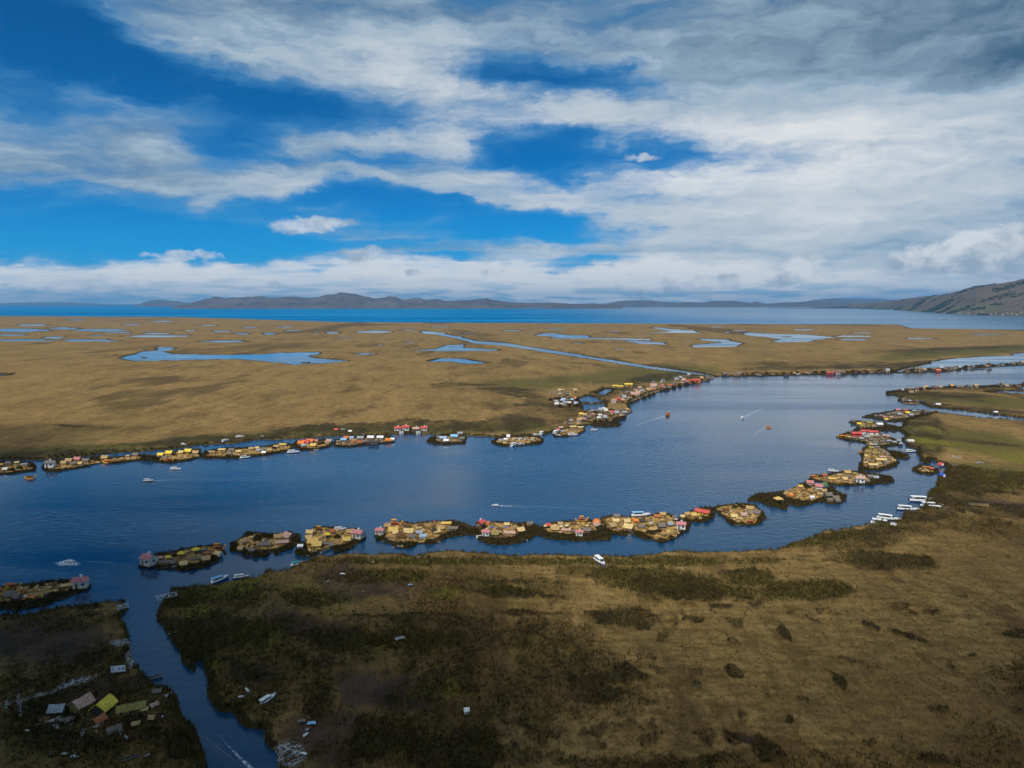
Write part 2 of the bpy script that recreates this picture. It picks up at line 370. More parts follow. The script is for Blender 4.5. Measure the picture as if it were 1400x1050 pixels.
SOIL = [(485, 800, 66, 20, 6), (50, 880, 90, 34, 4), (445, 1010, 60, 34, 10), (150, 945, 70, 16, -12), (100, 960, 60, 20, 0), (420, 860, 50, 20, 20), (300, 860, 40, 9, -8), (540, 950, 70, 26, 10), (345, 925, 30, 14, 0), (1360, 690, 60, 5, 4), (1020, 1014, 22, 6, 20)]
STONE = [(185, 893, 9, 22, 22), (168, 882, 16, 5, 0), (397, 1034, 20, 19, 0), (75, 946, 66, 2.6, -17), (100, 935, 22, 2.0, -16), (10, 968, 6, 14, 10), (27, 970, 5, 20, -10), (72, 995, 26, 4, -3), (75, 1003, 12, 2.0, -3), (110, 1015, 14, 2, -60)]

def build_marsh():
    py = np.concatenate([np.arange(427.0, 470, 0.22), np.arange(470, 560, 0.5), np.arange(560, 1120, 0.9), np.geomspace(1120, 1900, 40)])
    rowy = np.array([G(700, p)[1] for p in py])
    t = np.concatenate([np.linspace(-1.25, -0.74, 60)[:-1], np.linspace(-0.74, 0.74, 1450), np.linspace(0.74, 1.25, 60)[1:]])
    Y, T = np.meshgrid(rowy, t, indexing='ij')
    X = Y * T
    nr, nc = X.shape
    x, y = X.ravel(), Y.ravel()
    D = np.hypot(x, y)
    PX, PY = pixels(x, y)
    step = np.gradient(-rowy)[:, None] * np.ones(nc)
    step = np.abs(step).ravel()
    # shore line noise: irregular at every size the distance lets one see
    wob = 1.3 * fbm(x / 7, y / 7, 3, 1) + 3.2 * fbm(x / 28, y / 28, 3, 2) * sstep(150, 320, D) + 9 * fbm(x / 90, y / 110, 3, 3) * sstep(700, 1500, D) + 34 * fbm(x / 240, y / 420, 5, 4, 0.6) * sstep(1300, 2600, D)
    water = np.full(x.shape, -60.0, np.float32)
    for poly, margin in WATERS:
        far = min(p[1] for p in poly) < 500
        m = margin * (4 if far else 1)
        sd = poly_sd([G(*p) for p in poly], x, y, m)
        water = np.maximum(water, np.where(sd <= -m, -60, sd))
    lake_poly = [G(*p) for p in LAKE_EDGE] + [(60000, 120000), (-60000, 120000)]
    sd = poly_sd(lake_poly, x, y, 1500)
    water = np.maximum(water, sd)
    water = water + np.where(water > -50, wob, 0)
    for poly, margin in LANDS:
        sd = poly_sd([G(*p) for p in poly], x, y, margin)
        water = np.where(sd > -margin * 0.9, np.minimum(water, -sd), water)
    land = -water
    # cover
    def cover(items, seed, scale=0.6, soft=0.34):
        m = np.zeros(x.shape, np.float32)
        k = np.clip(D / 300, 0.6, 12)
        n = 0.65 * fbm(x / (14 * k), y / (30 * k), 5, seed, 0.6) + 0.25 * fbm(x / 4.0, y / 5.0, 3, seed + 5)
        for cx, cy, rx, ry, a in items:
            near = np.nonzero((np.abs(PX - cx) < 1.7 * max(rx, ry)) & (np.abs(PY - cy) < 1.7 * max(ry, rx * abs(math.sin(R(a))) + ry)))[0]
            if not len(near):
                continue
            dx, dy = PX[near] - cx, PY[near] - cy
            c, s = math.cos(R(a)), math.sin(R(a))
            r = np.hypot((dx * c + dy * s) / rx, (-dx * s + dy * c) / ry)
            m[near] = np.maximum(m[near], sstep(1.0 + soft, 1.0 - soft, r + scale * 1.6 * n[near]))
        return m
    scrub = cover(SCRUB_AND_CORNER_SHADE, 21, 0.8) * (0.35 + 0.65 * sstep(-0.30, 0.12, fbm(x / 34, y / 46, 4, 22)))  # scrub, plus the painted darkening of the bottom-right corner
    thick = cover(DARK, 23, 0.9, 0.18) * (0.55 + 0.45 * sstep(-0.35, 0.15, fbm(x / 11, y / 15, 4, 24)))
    green = cover(GREEN, 31)
    bright = cover(BRIGHT, 41, 1.1, 0.4) * (0.25 + 0.75 * sstep(-0.15, 0.3, fbm(x / 12, y / 26, 4, 42)))
    soil = cover(SOIL, 51)
    stone = cover(STONE, 61, 0.45, 0.25)
    # darker thickets wind through the scrub, and dots and short strips stand out on the open reed
    big = fbm(x / 120, y / 160, 4, 71)
    wx, wy = x + 9 * fbm(x / 25, y / 25, 2, 64), y + 12 * fbm(x / 25, y / 25, 2, 65)
    worm = 1 - np.abs(fbm(wx / 19, wy / 26, 4, 66)) * 2.6
    thick = np.maximum(thick, scrub * np.maximum(0.8 * sstep(0.64, 0.95, worm), 0.7 * sstep(0.12, 0.40, fbm(wx / 15, wy / 19, 4, 67))))
    clump = fbm(x / 5.0, y / 6.5, 5, 72)
    thick = np.maximum(thick, 0.6 * sstep(0.42, 0.58, clump + 0.30 * big - 0.06) * sstep(900, 400, D))
    farsp = sstep(0.26, 0.46, fbm(x / 60, y / 190, 5, 73) + 0.22 * big) * sstep(380, 800, D) * sstep(2600, 1500, D) * 0.6
    farsp = np.maximum(farsp, sstep(0.22, 0.5, fbm(x / 190, y / 900, 5, 74) + 0.2 * big) * sstep(1000, 2200, D) * 0.65)
    thick = np.maximum(thick, farsp)
    fw = np.clip(0.0055 * D, 2.0, 40) * (1 + 0.5 * fbm(x / 40, y / 60, 3, 81))
    fringe = sstep(fw, 0.25 * fw, land) * (land > -1)
    # heights
    slope = np.maximum(0.9, 0.55 * step)
    ridge = 1 - np.abs(fbm(x / 5.5, y / 5.5, 3, 91))
    lumps = sstep(0.0, 0.5, fbm(x / 6.0, y / 6.0, 3, 92) + 0.2)
    tops = 0.75 + 0.28 * fbm(x / 2.2, y / 2.2, 3, 93) + 0.35 * fbm(x / 22, y / 22, 3, 94) + scrub * 0.25 * lumps + thick * sstep(900, 500, D) * (1.4 * lumps * ridge + 0.3 * vnoise(x / 0.9, y / 0.9, 95)) - 0.45 * soil - 0.35 * stone + 0.45 * fringe
    tops = np.maximum(tops, 0.18)
    h = np.where(land > 0, tops * np.clip(land / slope, 0, 1), np.maximum(land / slope, -1) * 1.2)
    co = np.empty((x.size, 3), np.float32)
    co[:, 0], co[:, 1], co[:, 2] = x, y, h
    # faces (skip cells far out on open water)
    i = np.arange(nr * nc).reshape(nr, nc)
    quads = np.stack([i[1:, :-1], i[1:, 1:], i[:-1, 1:], i[:-1, :-1]], -1).reshape(-1, 4)
    keep = (h[quads] > -1.15).any(1)
    quads = quads[keep]
    used = np.zeros(x.size, bool)
    used[quads.ravel()] = True
    newi = np.cumsum(used) - 1
    quads = newi[quads].astype(np.int32)
    co = co[used]
    me = bpy.data.meshes.new('marsh')
    me.vertices.add(len(co))
    me.vertices.foreach_set('co', co.ravel())
    me.loops.add(quads.size)
    me.loops.foreach_set('vertex_index', quads.ravel())
    me.polygons.add(len(quads))
    me.polygons.foreach_set('loop_start', np.arange(0, quads.size, 4, dtype=np.int32))
    me.polygons.foreach_set('use_smooth', np.ones(len(quads), bool))
    me.update(calc_edges=True)
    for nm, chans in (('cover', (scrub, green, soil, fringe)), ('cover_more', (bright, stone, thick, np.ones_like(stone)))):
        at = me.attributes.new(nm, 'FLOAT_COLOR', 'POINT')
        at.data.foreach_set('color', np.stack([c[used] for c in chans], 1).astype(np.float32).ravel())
    o = bpy.data.objects.new('marsh_ground', me)
    COL.objects.link(o)
    o['kind'] = 'structure'
    me.materials.append(M_MARSH)
    return dict(x=x, y=y, D=D, land=land, scrub=scrub, green=green, bright=bright, fringe=fringe, soil=soil, stone=stone, thick=thick, h=h)

def marsh_material():
    m, N, b = new_mat('marsh_reed')
    p = N.coord('Object')
    px, pyy, pz = N.sep(p)
    flat = N.combine(px, pyy, 0.0)
    c1, c2 = N.attr('cover'), N.attr('cover_more')
    sc, gr, so = N.sep(c1.outputs['Vector'])
    br, st, th = N.sep(c2.outputs['Vector'])
    fr = c1.outputs['Alpha']
    n1 = N.noise(flat, 0.012, 6, 0.6)
    n2 = N.noise(N.mapping(flat, rot=(0, 0, R(24)), scale=(0.10, 0.32, 1)), 1.0, 6, 0.68)
    n3 = N.noise(flat, 0.55, 5, 0.7)
    n4 = N.noise(N.mapping(flat, scale=(1.0, 0.5, 1)), 0.0045, 5, 0.62)
    n5 = N.noise(flat, 0.06, 5, 0.65)
    n6 = N.noise(N.mapping(flat, scale=(0.030, 0.011, 1)), 1.0, 6, 0.7)
    straw = N.mix(N.remap(n2, 0.28, 0.72), (0.126, 0.078, 0.024), (0.300, 0.192, 0.064))
    straw = N.mix(N.remap(n1, 0.38, 0.66, 0, 0.6), straw, (0.160, 0.097, 0.032))
    straw = N.mix(N.remap(n4, 0.50, 0.70, 0, 0.55), straw, (0.125, 0.080, 0.024))
    straw = N.mix(N.remap(n6, 0.52, 0.70, 0, 0.8), straw, (0.085, 0.050, 0.016))
    straw = N.mix(N.remap(n6, 0.46, 0.30, 0, 0.6), straw, (0.290, 0.182, 0.062))
    straw = N.mix(N.remap(n3, 0.50, 0.74, 0, 0.42), straw, (0.080, 0.049, 0.017))
    straw = N.mix(N.remap(n5, 0.55, 0.72, 0, 0.5), straw, (0.080, 0.056, 0.017))
    n7 = N.noise(N.mapping(flat, rot=(0, 0, R(-30)), scale=(0.16, 0.055, 1)), 1.0, 6, 0.72, 1.6)
    straw = N.mix(N.remap(n7, 0.50, 0.66, 0, 0.55), straw, (0.095, 0.056, 0.018))
    straw = N.mix(N.remap(n7, 0.44, 0.32, 0, 0.4), straw, (0.300, 0.190, 0.072))
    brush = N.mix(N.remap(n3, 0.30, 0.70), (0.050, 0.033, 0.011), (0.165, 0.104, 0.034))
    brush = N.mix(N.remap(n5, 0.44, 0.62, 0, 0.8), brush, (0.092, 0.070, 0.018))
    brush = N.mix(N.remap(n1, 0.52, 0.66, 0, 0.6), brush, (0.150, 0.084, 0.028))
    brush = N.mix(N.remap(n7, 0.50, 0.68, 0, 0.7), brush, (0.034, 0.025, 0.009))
    dark = N.mix(N.remap(n3, 0.30, 0.70), (0.015, 0.011, 0.0042), (0.050, 0.034, 0.012))
    dark = N.mix(N.remap(n5, 0.42, 0.64), dark, (0.030, 0.026, 0.008))
    green = N.mix(N.remap(n3, 0.30, 0.70), (0.034, 0.034, 0.007), (0.110, 0.096, 0.022))
    vivid = N.mix(N.remap(n3, 0.25, 0.75), (0.075, 0.066, 0.010), (0.170, 0.145, 0.020))
    earth = N.mix(N.remap(n5, 0.38, 0.66), (0.024, 0.015, 0.014), (0.072, 0.042, 0.034))
    earth = N.mix(N.remap(n3, 0.58, 0.72, 0, 0.6), earth, (0.11, 0.085, 0.07))
    gravel = N.mix(N.remap(N.noise(flat, 1.1, 4, 0.7), 0.42, 0.62), (0.06, 0.052, 0.045), (0.40, 0.38, 0.35))
    wet = N.mix(N.remap(n3, 0.3, 0.7), (0.012, 0.012, 0.005), (0.036, 0.032, 0.011))
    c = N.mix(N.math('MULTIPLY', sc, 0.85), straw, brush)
    c = N.mix(N.math('MULTIPLY', gr, 0.82), c, green)
    c = N.mix(N.math('MULTIPLY', so, 0.85), c, earth)
    c = N.mix(N.math('MULTIPLY', th, 0.9), c, dark)
    c = N.mix(br, c, vivid)
    c = N.mix(N.math('MULTIPLY', fr, 0.9), c, wet)
    c = N.mix(st, c, gravel)
    N.l.new(c, b.inputs['Base Color'])
    b.inputs['Roughness'].default_value = 0.95
    b.inputs['Specular IOR Level'].default_value = 0.12
    bp = N.n.new('ShaderNodeBump')
    bp.inputs['Strength'].default_value = 0.7
    bp.inputs['Distance'].default_value = 0.5
    N.l.new(N.noise(flat, 1.4, 4, 0.7), bp.inputs['Height'])
    N.l.new(bp.outputs[0], b.inputs['Normal'])
    return m
M_MARSH = marsh_material()
MARSH = build_marsh()

def sheet(name, pts, z, mat):
    me = bpy.data.meshes.new(name)
    me.from_pydata([(x, y, z) for x, y in pts], [], [list(range(len(pts)))])
    o = bpy.data.objects.new(name, me)
    COL.objects.link(o)
    me.materials.append(mat)
    o['kind'] = 'structure'
    return o

def water_material(name, base, lvl, rough, big, small, amp):
    m, N, b = new_mat(name)
    p = N.coord('Object')
    b.inputs['IOR'].default_value = 1.333
    b.inputs['Specular IOR Level'].default_value = lvl
    # wind lanes: smoother and rougher streaks
    lanes = N.noise(N.mapping(p, rot=(0, 0, R(35)), scale=(0.0022, 0.012, 1)), 1.0, 4, 0.6, 0.5)
    N.l.new(N.remap(lanes, 0.35, 0.7, rough * 0.6, rough * 3.2), b.inputs['Roughness'])
    N.l.new(N.mix(N.remap(lanes, 0.3, 0.7), base, tuple(v * 1.35 for v in base)), b.inputs['Base Color'])
    w1 = N.noise(N.mapping(p, rot=(0, 0, R(28)), scale=(1, 2.2, 1)), big, 3, 0.5, 0.3)
    w2 = N.noise(N.mapping(p, rot=(0, 0, R(-12)), scale=(1, 1.8, 1)), small, 3, 0.55)
    hgt = N.math('ADD', N.math('MULTIPLY', w1, 1.0), N.math('MULTIPLY', w2, 0.35))
    bp = N.n.new('ShaderNodeBump')
    bp.inputs['Strength'].default_value = 1.0
    N.l.new(N.remap(lanes, 0.3, 0.72, amp * 0.25, amp * 1.6), bp.inputs['Distance'])
    N.l.new(hgt, bp.inputs['Height'])
    N.l.new(bp.outputs[0], b.inputs['Normal'])
    return m
M_WATER = water_material('channel_water', (0.006, 0.036, 0.082), 0.68, 0.06, 0.16, 0.6, 0.13)
M_POND = water_material('pond_water', (0.070, 0.130, 0.190), 0.5, 0.13, 0.16, 0.6, 0.02)
def lake_material():
    m, N, bs = new_mat('lake_water')
    nt = m.node_tree
    nt.nodes.remove(bs)
    p = N.coord('Object')
    px, py_, pz = N.sep(p)
    lanes = N.noise(N.mapping(p, rot=(0, 0, R(10)), scale=(0.00035, 0.0016, 1)), 1.0, 5, 0.6)
    d = N.n.new('ShaderNodeBsdfDiffuse')
    N.l.new(N.mix(N.remap(lanes, 0.35, 0.65), (0.0, 0.105, 0.265), (0.0, 0.160, 0.330)), d.inputs['Color'])
    g = N.n.new('ShaderNodeBsdfGlossy')
    g.inputs['Roughness'].default_value = 0.16
    f = N.math('ADD', N.remap(px, -300.0, 2300.0, 0.03, 0.72), N.math('MULTIPLY', N.math('SUBTRACT', lanes, 0.5), 0.35), clamp=True)
    mx = N.n.new('ShaderNodeMixShader')
    N.l.new(f, mx.inputs[0]); N.l.new(d.outputs[0], mx.inputs[1]); N.l.new(g.outputs[0], mx.inputs[2])
    N.l.new(mx.outputs[0], nt.nodes['Material Output'].inputs[0])
    return m
M_LAKE = lake_material()
EDGE_W = [G(px, py + 0.7) for px, py in LAKE_EDGE]
POND_Y = G(700, 505)[1]
sheet('pond_water', EDGE_W[::-1] + [(-9000, POND_Y), (9000, POND_Y)], 0.0, M_POND)
sheet('channel_water', [(9000, POND_Y), (-9000, POND_Y), (-9000, -1500), (9000, -1500)], 0.0, M_WATER)
sheet('lake', EDGE_W + [(120000, 16000), (120000, 120000), (-120000, 120000), (-120000, 20000)], 0.0, M_LAKE)
near_land = sheet('meadow', [(-400, 58), (-400, -600), (500, -600), (500, 58)], 0.5, M_MARSH)

# ------------------------------------------------------------------ hills
def interp(pts, px):
    a = np.array(pts, float)
    return np.interp(px, a[:, 0], a[:, 1])

def hill_range(name, sky, dist, depth, mat, seed, rough=0.28, gentle=False, px_step=0.8, base_py=None, coast=None, rows=26):
    px = np.arange(sky[0][0], sky[-1][0] + 0.1, px_step)
    top = interp(sky, px)
    top = top + 0.35 * fbm(px / 7.0, px * 0 + seed, 4, seed) * np.clip((418 - top) / 6, 0.2, 1.4)
    dc = np.array([G(700, p)[1] for p in interp(coast, px)]) if coast else np.full(px.shape, float(dist))
    ridge_t = 0.55
    verts, nr = [], rows
    for r in range(nr):
        t = r / (nr - 1)
        y = dc + depth * t
        x = y * (px - 700) / 1000.0 * 1.0
        dr = dc + depth * ridge_t
        H = CAM_H + (415 - top) / 1000.0 * dr
        prof = math.sin(min(t / ridge_t, 1) * math.pi / 2) ** 1.15 if t <= ridge_t else math.cos((t - ridge_t) / (1 - ridge_t) * math.pi / 2)
        if gentle and t <= ridge_t:
            q = t / ridge_t
            prof = 0.35 * q + 0.65 * (q * q * (3 - 2 * q)) ** 1.25
        s = depth / 3.2
        n = 1 - np.abs(fbm(x / s, y / s, 5, seed + 3)) * 2
        mod = 1 + rough * (n - 0.55) * (math.sin(min(t / ridge_t, 1) * math.pi) if t <= ridge_t else 1)
        z = np.maximum(H, 3) * prof * mod - (0.8 if t == 0 else 0)
        verts.append(np.stack([x, y, np.where(t == 0, -1.0, np.maximum(z, 0.5 if 0 < t < 1 else -1))], 1))
    V = np.concatenate(verts)
    nc = len(px)
    F = [(r * nc + c, r * nc + c + 1, (r + 1) * nc + c + 1, (r + 1) * nc + c) for r in range(nr - 1) for c in range(nc - 1)]
    me = bpy.data.meshes.new(name)
    me.from_pydata(V.tolist(), [], F)
    me.polygons.foreach_set('use_smooth', np.ones(len(F), bool))
    o = bpy.data.objects.new(name, me)
    COL.objects.link(o)
    me.materials.append(mat)
    o['kind'] = 'structure'
    return V.reshape(nr, nc, 3)

def hill_material(name, light, mid, dark, k):
    m, N, b = new_mat(name)
    p = N.coord('Object')
    n1 = N.noise(p, 0.0011 * k, 6, 0.62, dims='3D')
    n2 = N.noise(p, 0.006 * k, 6, 0.7, dims='3D')
    n3 = N.noise(N.mapping(p, scale=(1, 1, 3)), 0.02 * k, 5, 0.7, dims='3D')
    c = N.mix(N.remap(n1, 0.35, 0.66), mid, light)
    c = N.mix(N.remap(n2, 0.50, 0.62, 0, 0.85), c, dark)
    c = N.mix(N.remap(n3, 0.55, 0.72, 0, 0.6), c, tuple(v * 0.6 for v in mid))
    if k > 2:
        hz = N.sep(p)[2]
        f4 = N.noise(N.mapping(p, scale=(0.004, 0.004, 0.02)), 1.0, 4, 0.6, dims='3D')
        c = N.mix(N.math('MULTIPLY', N.remap(f4, 0.46, 0.60), N.remap(hz, 130.0, 20.0)), c, (0.085, 0.098, 0.035))
    N.l.new(c, b.inputs['Base Color'])
    b.inputs['Roughness'].default_value = 1.0
    b.inputs['Specular IOR Level'].default_value = 0.05
    return m
M_HILL = hill_material('hill_scrub', (0.120, 0.102, 0.092), (0.078, 0.068, 0.064), (0.030, 0.033, 0.030), 1.0)
M_HILLR = hill_material('hill_slope', (0.125, 0.095, 0.068), (0.088, 0.067, 0.047), (0.045, 0.050, 0.030), 3.0)
hill_range('far_hills', [(-500, 413.8), (-200, 413.2), (0, 414.6), (53, 413.5), (82, 413.5), (107, 414), (161, 416), (189, 417.5), (230, 417.8)], 38000, 6000, M_HILL, 5)
hill_range('lake_hills', [(184, 417.6), (189, 417), (200, 413), (221, 410), (243, 411.5), (257, 414), (275, 416), (320, 418)], 25000, 4000, M_HILL, 6)
hill_range('long_hills', [(236, 420.4), (243, 419), (257, 416), (279, 411.5), (296, 408), (311, 409.5), (332, 407.5), (357, 406.5), (393, 407.5), (421, 409), (443, 405), (464, 402.5), (480, 403), (500, 404.5), (514, 408),
           (542, 407.5), (549, 409.5), (569, 407.5), (593, 410.5), (617, 412), (645, 411.5), (665, 409.5), (686, 413), (720, 414.5), (754, 414.7), (789, 416.2), (823, 415.8), (850, 418)], 14500, 3600, M_HILL, 7, 0.4)
hill_range('mid_hills', [(780, 417), (823, 416), (843, 412.5), (867, 411.5), (891, 411.5), (926, 413.5), (960, 413.5), (971, 412), (1002, 412), (1023, 414.5), (1029, 413.2), (1033, 412.3), (1043, 415.5), (1074, 414), (1108, 412.5), (1150, 412.5), (1200, 413), (1260, 414)], 21000, 4000, M_HILL, 8, 0.3)
hill_range('blue_hills', [(1070, 416), (1084, 414), (1112, 410), (1139, 408.5), (1160, 408), (1194, 408.5), (1215, 410), (1260, 409), (1320, 412)], 33000, 5000, M_HILL, 9, 0.2)
COAST_R = [(1110, 420.6), (1126, 421), (1218, 423.5), (1263, 427), (1331, 431), (1400, 432.5), (1480, 434), (1700, 437)]
HILL_R = hill_range('right_hills', [(1110, 421), (1126, 420), (1150, 418.5), (1180, 415.5), (1215, 411), (1246, 408), (1263, 405.5), (1290, 402), (1310, 396.5), (1331, 392), (1366, 387), (1400, 381), (1480, 368), (1600, 355), (1700, 352)],
                    0, 3400, M_HILLR, 10, 0.14, True, 0.7, coast=COAST_R, rows=60)
def sandbar():
    a = [G(px, py) for px, py in ((1050, 421.0), (1215, 421.4), (1218, 422.0), (1130, 421.9), (1048, 421.5))]
    o = sheet('sandbar', a, 1.5, M_MARSH)
sandbar()
# ------------------------------------------------------------------ materials for built things
_mats = {}
def cmat(name, col, rough=0.8, var=0.25, spec=0.2, scale=3.0):
    if name in _mats:
        return _mats[name]
    m, N, b = new_mat(name)
    p = N.coord('Object')
    f = N.noise(p, scale, 4, 0.65, dims='3D')
    N.l.new(N.mix(N.remap(f, 0.32, 0.68), tuple(v * (1 - var) for v in col), tuple(min(v * (1 + var), 0.9) for v in col)), b.inputs['Base Color'])
    b.inputs['Roughness'].default_value = rough
    b.inputs['Specular IOR Level'].default_value = spec
    _mats[name] = m
    return m
COLORS = {
    'tan': (0.37, 0.25, 0.115), 'yellow': (0.54, 0.37, 0.11), 'straw': (0.54, 0.39, 0.175), 'grey': (0.155, 0.132, 0.110), 'silver': (0.27, 0.285, 0.30), 'brown': (0.115, 0.062, 0.03), 'pinkish': (0.42, 0.26, 0.20),
    'pink': (0.42, 0.16, 0.155), 'red': (0.46, 0.075, 0.06), 'orange': (0.62, 0.17, 0.03), 'white': (0.72, 0.71, 0.68), 'cream': (0.54, 0.50, 0.42), 'blue': (0.015, 0.075, 0.40), 'lightblue': (0.22, 0.42, 0.62), 'green': (0.05, 0.20, 0.10),
    'black': (0.018, 0.017, 0.014), 'turquoise': (0.06, 0.36, 0.38), 'bright': (0.64, 0.46, 0.05), 'lime': (0.23, 0.19, 0.06), 'rust': (0.35, 0.11, 0.04), 'dark': (0.05, 0.045, 0.04), 'bluegrey': (0.28, 0.36, 0.46)}
def C(name):
    return cmat('paint_' + name, COLORS[name], 0.75, 0.30, 0.2, 1.3)
M_THATCH = {k: cmat('thatch_' + k, COLORS[k], 0.95, 0.42, 0.05, 2.2) for k in ('tan', 'yellow', 'straw', 'grey', 'brown', 'pinkish', 'lime')}
M_WOOD = cmat('weathered_wood', (0.10, 0.075, 0.052), 0.9, 0.3, 0.1)
M_GLASS = cmat('window_glass', (0.02, 0.026, 0.035), 0.12, 0.2, 0.5)
M_DOOR = cmat('door_wood', (0.16, 0.085, 0.045), 0.8, 0.25)
M_REEDHULL = cmat('bundled_reed', (0.58, 0.27, 0.035), 0.9, 0.35, 0.1, 2.5)
M_REEDRED = cmat('painted_canopy', (0.36, 0.10, 0.03), 0.85, 0.4, 0.1, 1.6)
M_DARKREED = cmat('standing_reed', (0.048, 0.036, 0.013), 0.95, 0.6, 0.05, 0.8)
M_GREENREED = cmat('green_reed', (0.078, 0.060, 0.017), 0.95, 0.55, 0.05, 0.5)
M_BROWNREED = cmat('brown_brush', (0.150, 0.096, 0.032), 0.95, 0.6, 0.05, 0.4)
M_DRYREED = cmat('dry_reed', (0.170, 0.104, 0.038), 0.95, 0.45, 0.05, 0.4)
M_MATSIDE = cmat('wet_reed_mat', (0.038, 0.030, 0.015), 0.95, 0.6, 0.05, 0.6)
M_STRAW = cmat('trodden_straw', (0.235, 0.142, 0.045), 0.95, 0.68, 0.05, 0.30)
M_STRAWG = cmat('trodden_grey_straw', (0.13, 0.095, 0.055), 0.95, 0.45, 0.05, 0.45)
M_METAL = cmat('galvanised', (0.45, 0.46, 0.47), 0.5, 0.15, 0.4)

class MB:
    def __init__(self):
        self.v, self.f, self.m = [], [], []
        self.xf = None
    def add(self, verts, faces, m=0):
        n = len(self.v)
        self.v += [tuple(p) for p in verts]
        self.f += [tuple(i + n for i in f) for f in faces]
        self.m += [m] * len(faces)
    def box(self, c, s, m=0, rot=0.0):
        cx, cy, cz = c
        hx, hy, hz = s[0] / 2, s[1] / 2, s[2] / 2
        ca, sa = math.cos(rot), math.sin(rot)
        vs = [(cx + ca * x * hx - sa * y * hy, cy + sa * x * hx + ca * y * hy, cz + z * hz) for z in (-1, 1) for y in (-1, 1) for x in (-1, 1)]
        self.add(vs, [(0, 2, 3, 1), (4, 5, 7, 6), (0, 1, 5, 4), (1, 3, 7, 5), (3, 2, 6, 7), (2, 0, 4, 6)], m)
    def tube(self, pts, rads, n=6, m=0, cap=True):
        rings = []
        for i, p in enumerate(pts):
            p = Vector(p)
            d = (Vector(pts[min(i + 1, len(pts) - 1)]) - Vector(pts[max(i - 1, 0)])).normalized()
            u = d.orthogonal().normalized() if abs(d.z) > 0.95 else d.cross(Vector((0, 0, 1))).normalized()
            w = d.cross(u)
            r = rads[i] if hasattr(rads, '__len__') else rads
            rings.append([p + (u * math.cos(2 * math.pi * k / n) + w * math.sin(2 * math.pi * k / n)) * r for k in range(n)])
        vs = [q for r in rings for q in r]
        fs = [(i * n + k, i * n + (k + 1) % n, (i + 1) * n + (k + 1) % n, (i + 1) * n + k) for i in range(len(rings) - 1) for k in range(n)]
        if cap:
            fs += [tuple(reversed(range(n))), tuple(range((len(rings) - 1) * n, len(rings) * n))]
        self.add(vs, fs, m)
    def gable_wall(self, w, l, z0, h, hr, m=0):
        """walls with pointed ends; the ridge runs along x"""
        a, b = w / 2, l / 2
        vs = [(-a, -b, z0), (a, -b, z0), (a, b, z0), (-a, b, z0), (-a, -b, h), (a, -b, h), (a, b, h), (-a, b, h), (-a, 0, hr), (a, 0, hr)]
        self.add(vs, [(0, 1, 5, 4), (2, 3, 7, 6), (1, 2, 6, 9, 5), (3, 0, 4, 8, 7), (3, 2, 1, 0), (4, 5, 9, 8), (6, 7, 8, 9)], m)
    def gable_roof(self, w, l, h, hr, over=0.35, th=0.12, m=0, n=1, jit=0.0, sag=0.0, seed=0):
        r = random.Random(seed)
        a, b = w / 2 + over, l / 2
        slope = (hr - h) / b
        b2, h2 = b + over, h - slope * over
        lo, hi = [], []
        for i in range(n + 1):
            x = -a + 2 * a * i / n
            s = sag * math.sin(math.pi * i / n)
            row = [(-b2, h2), (-b2 * 0.5, (h2 + hr) / 2 + 0.06), (0, hr), (b2 * 0.5, (h2 + hr) / 2 + 0.06), (b2, h2)]
            for k, (y, z) in enumerate(row):
                j = (r.uniform(-jit, jit), r.uniform(-jit, jit), r.uniform(-jit, jit) * 0.6)
                hi.append((x + j[0], y + j[1], z + th - s + j[2]))
                lo.append((x + j[0], y + j[1], z + 0.004 - s + j[2]))
        k = len(hi)
        fs = []
        for i in range(n):
            for q in range(4):
                p = i * 5 + q
                fs.append((p, p + 5, p + 6, p + 1))
                fs.append((k + p, k + p + 1, k + p + 6, k + p + 5))
            fs.append((i * 5, k + i * 5, k + i * 5 + 5, i * 5 + 5))
            fs.append((i * 5 + 4, i * 5 + 9, k + i * 5 + 9, k + i * 5 + 4))
        for q in range(4):
            fs.append((q, q + 1, k + q + 1, k + q))
            e = n * 5 + q
            fs.append((e, k + e, k + e + 1, e + 1))
        self.add(hi + lo, fs, m)
    def mesh(self, name, mats, smooth=False):
        me = bpy.data.meshes.new(name)
        me.from_pydata(self.v, [], self.f)
        for m in (mats if isinstance(mats, (list, tuple)) else [mats]):
            me.materials.append(m)
        me.polygons.foreach_set('material_index', self.m)
        if smooth:
            me.polygons.foreach_set('use_smooth', [True] * len(self.f))
        me.update()
        return me

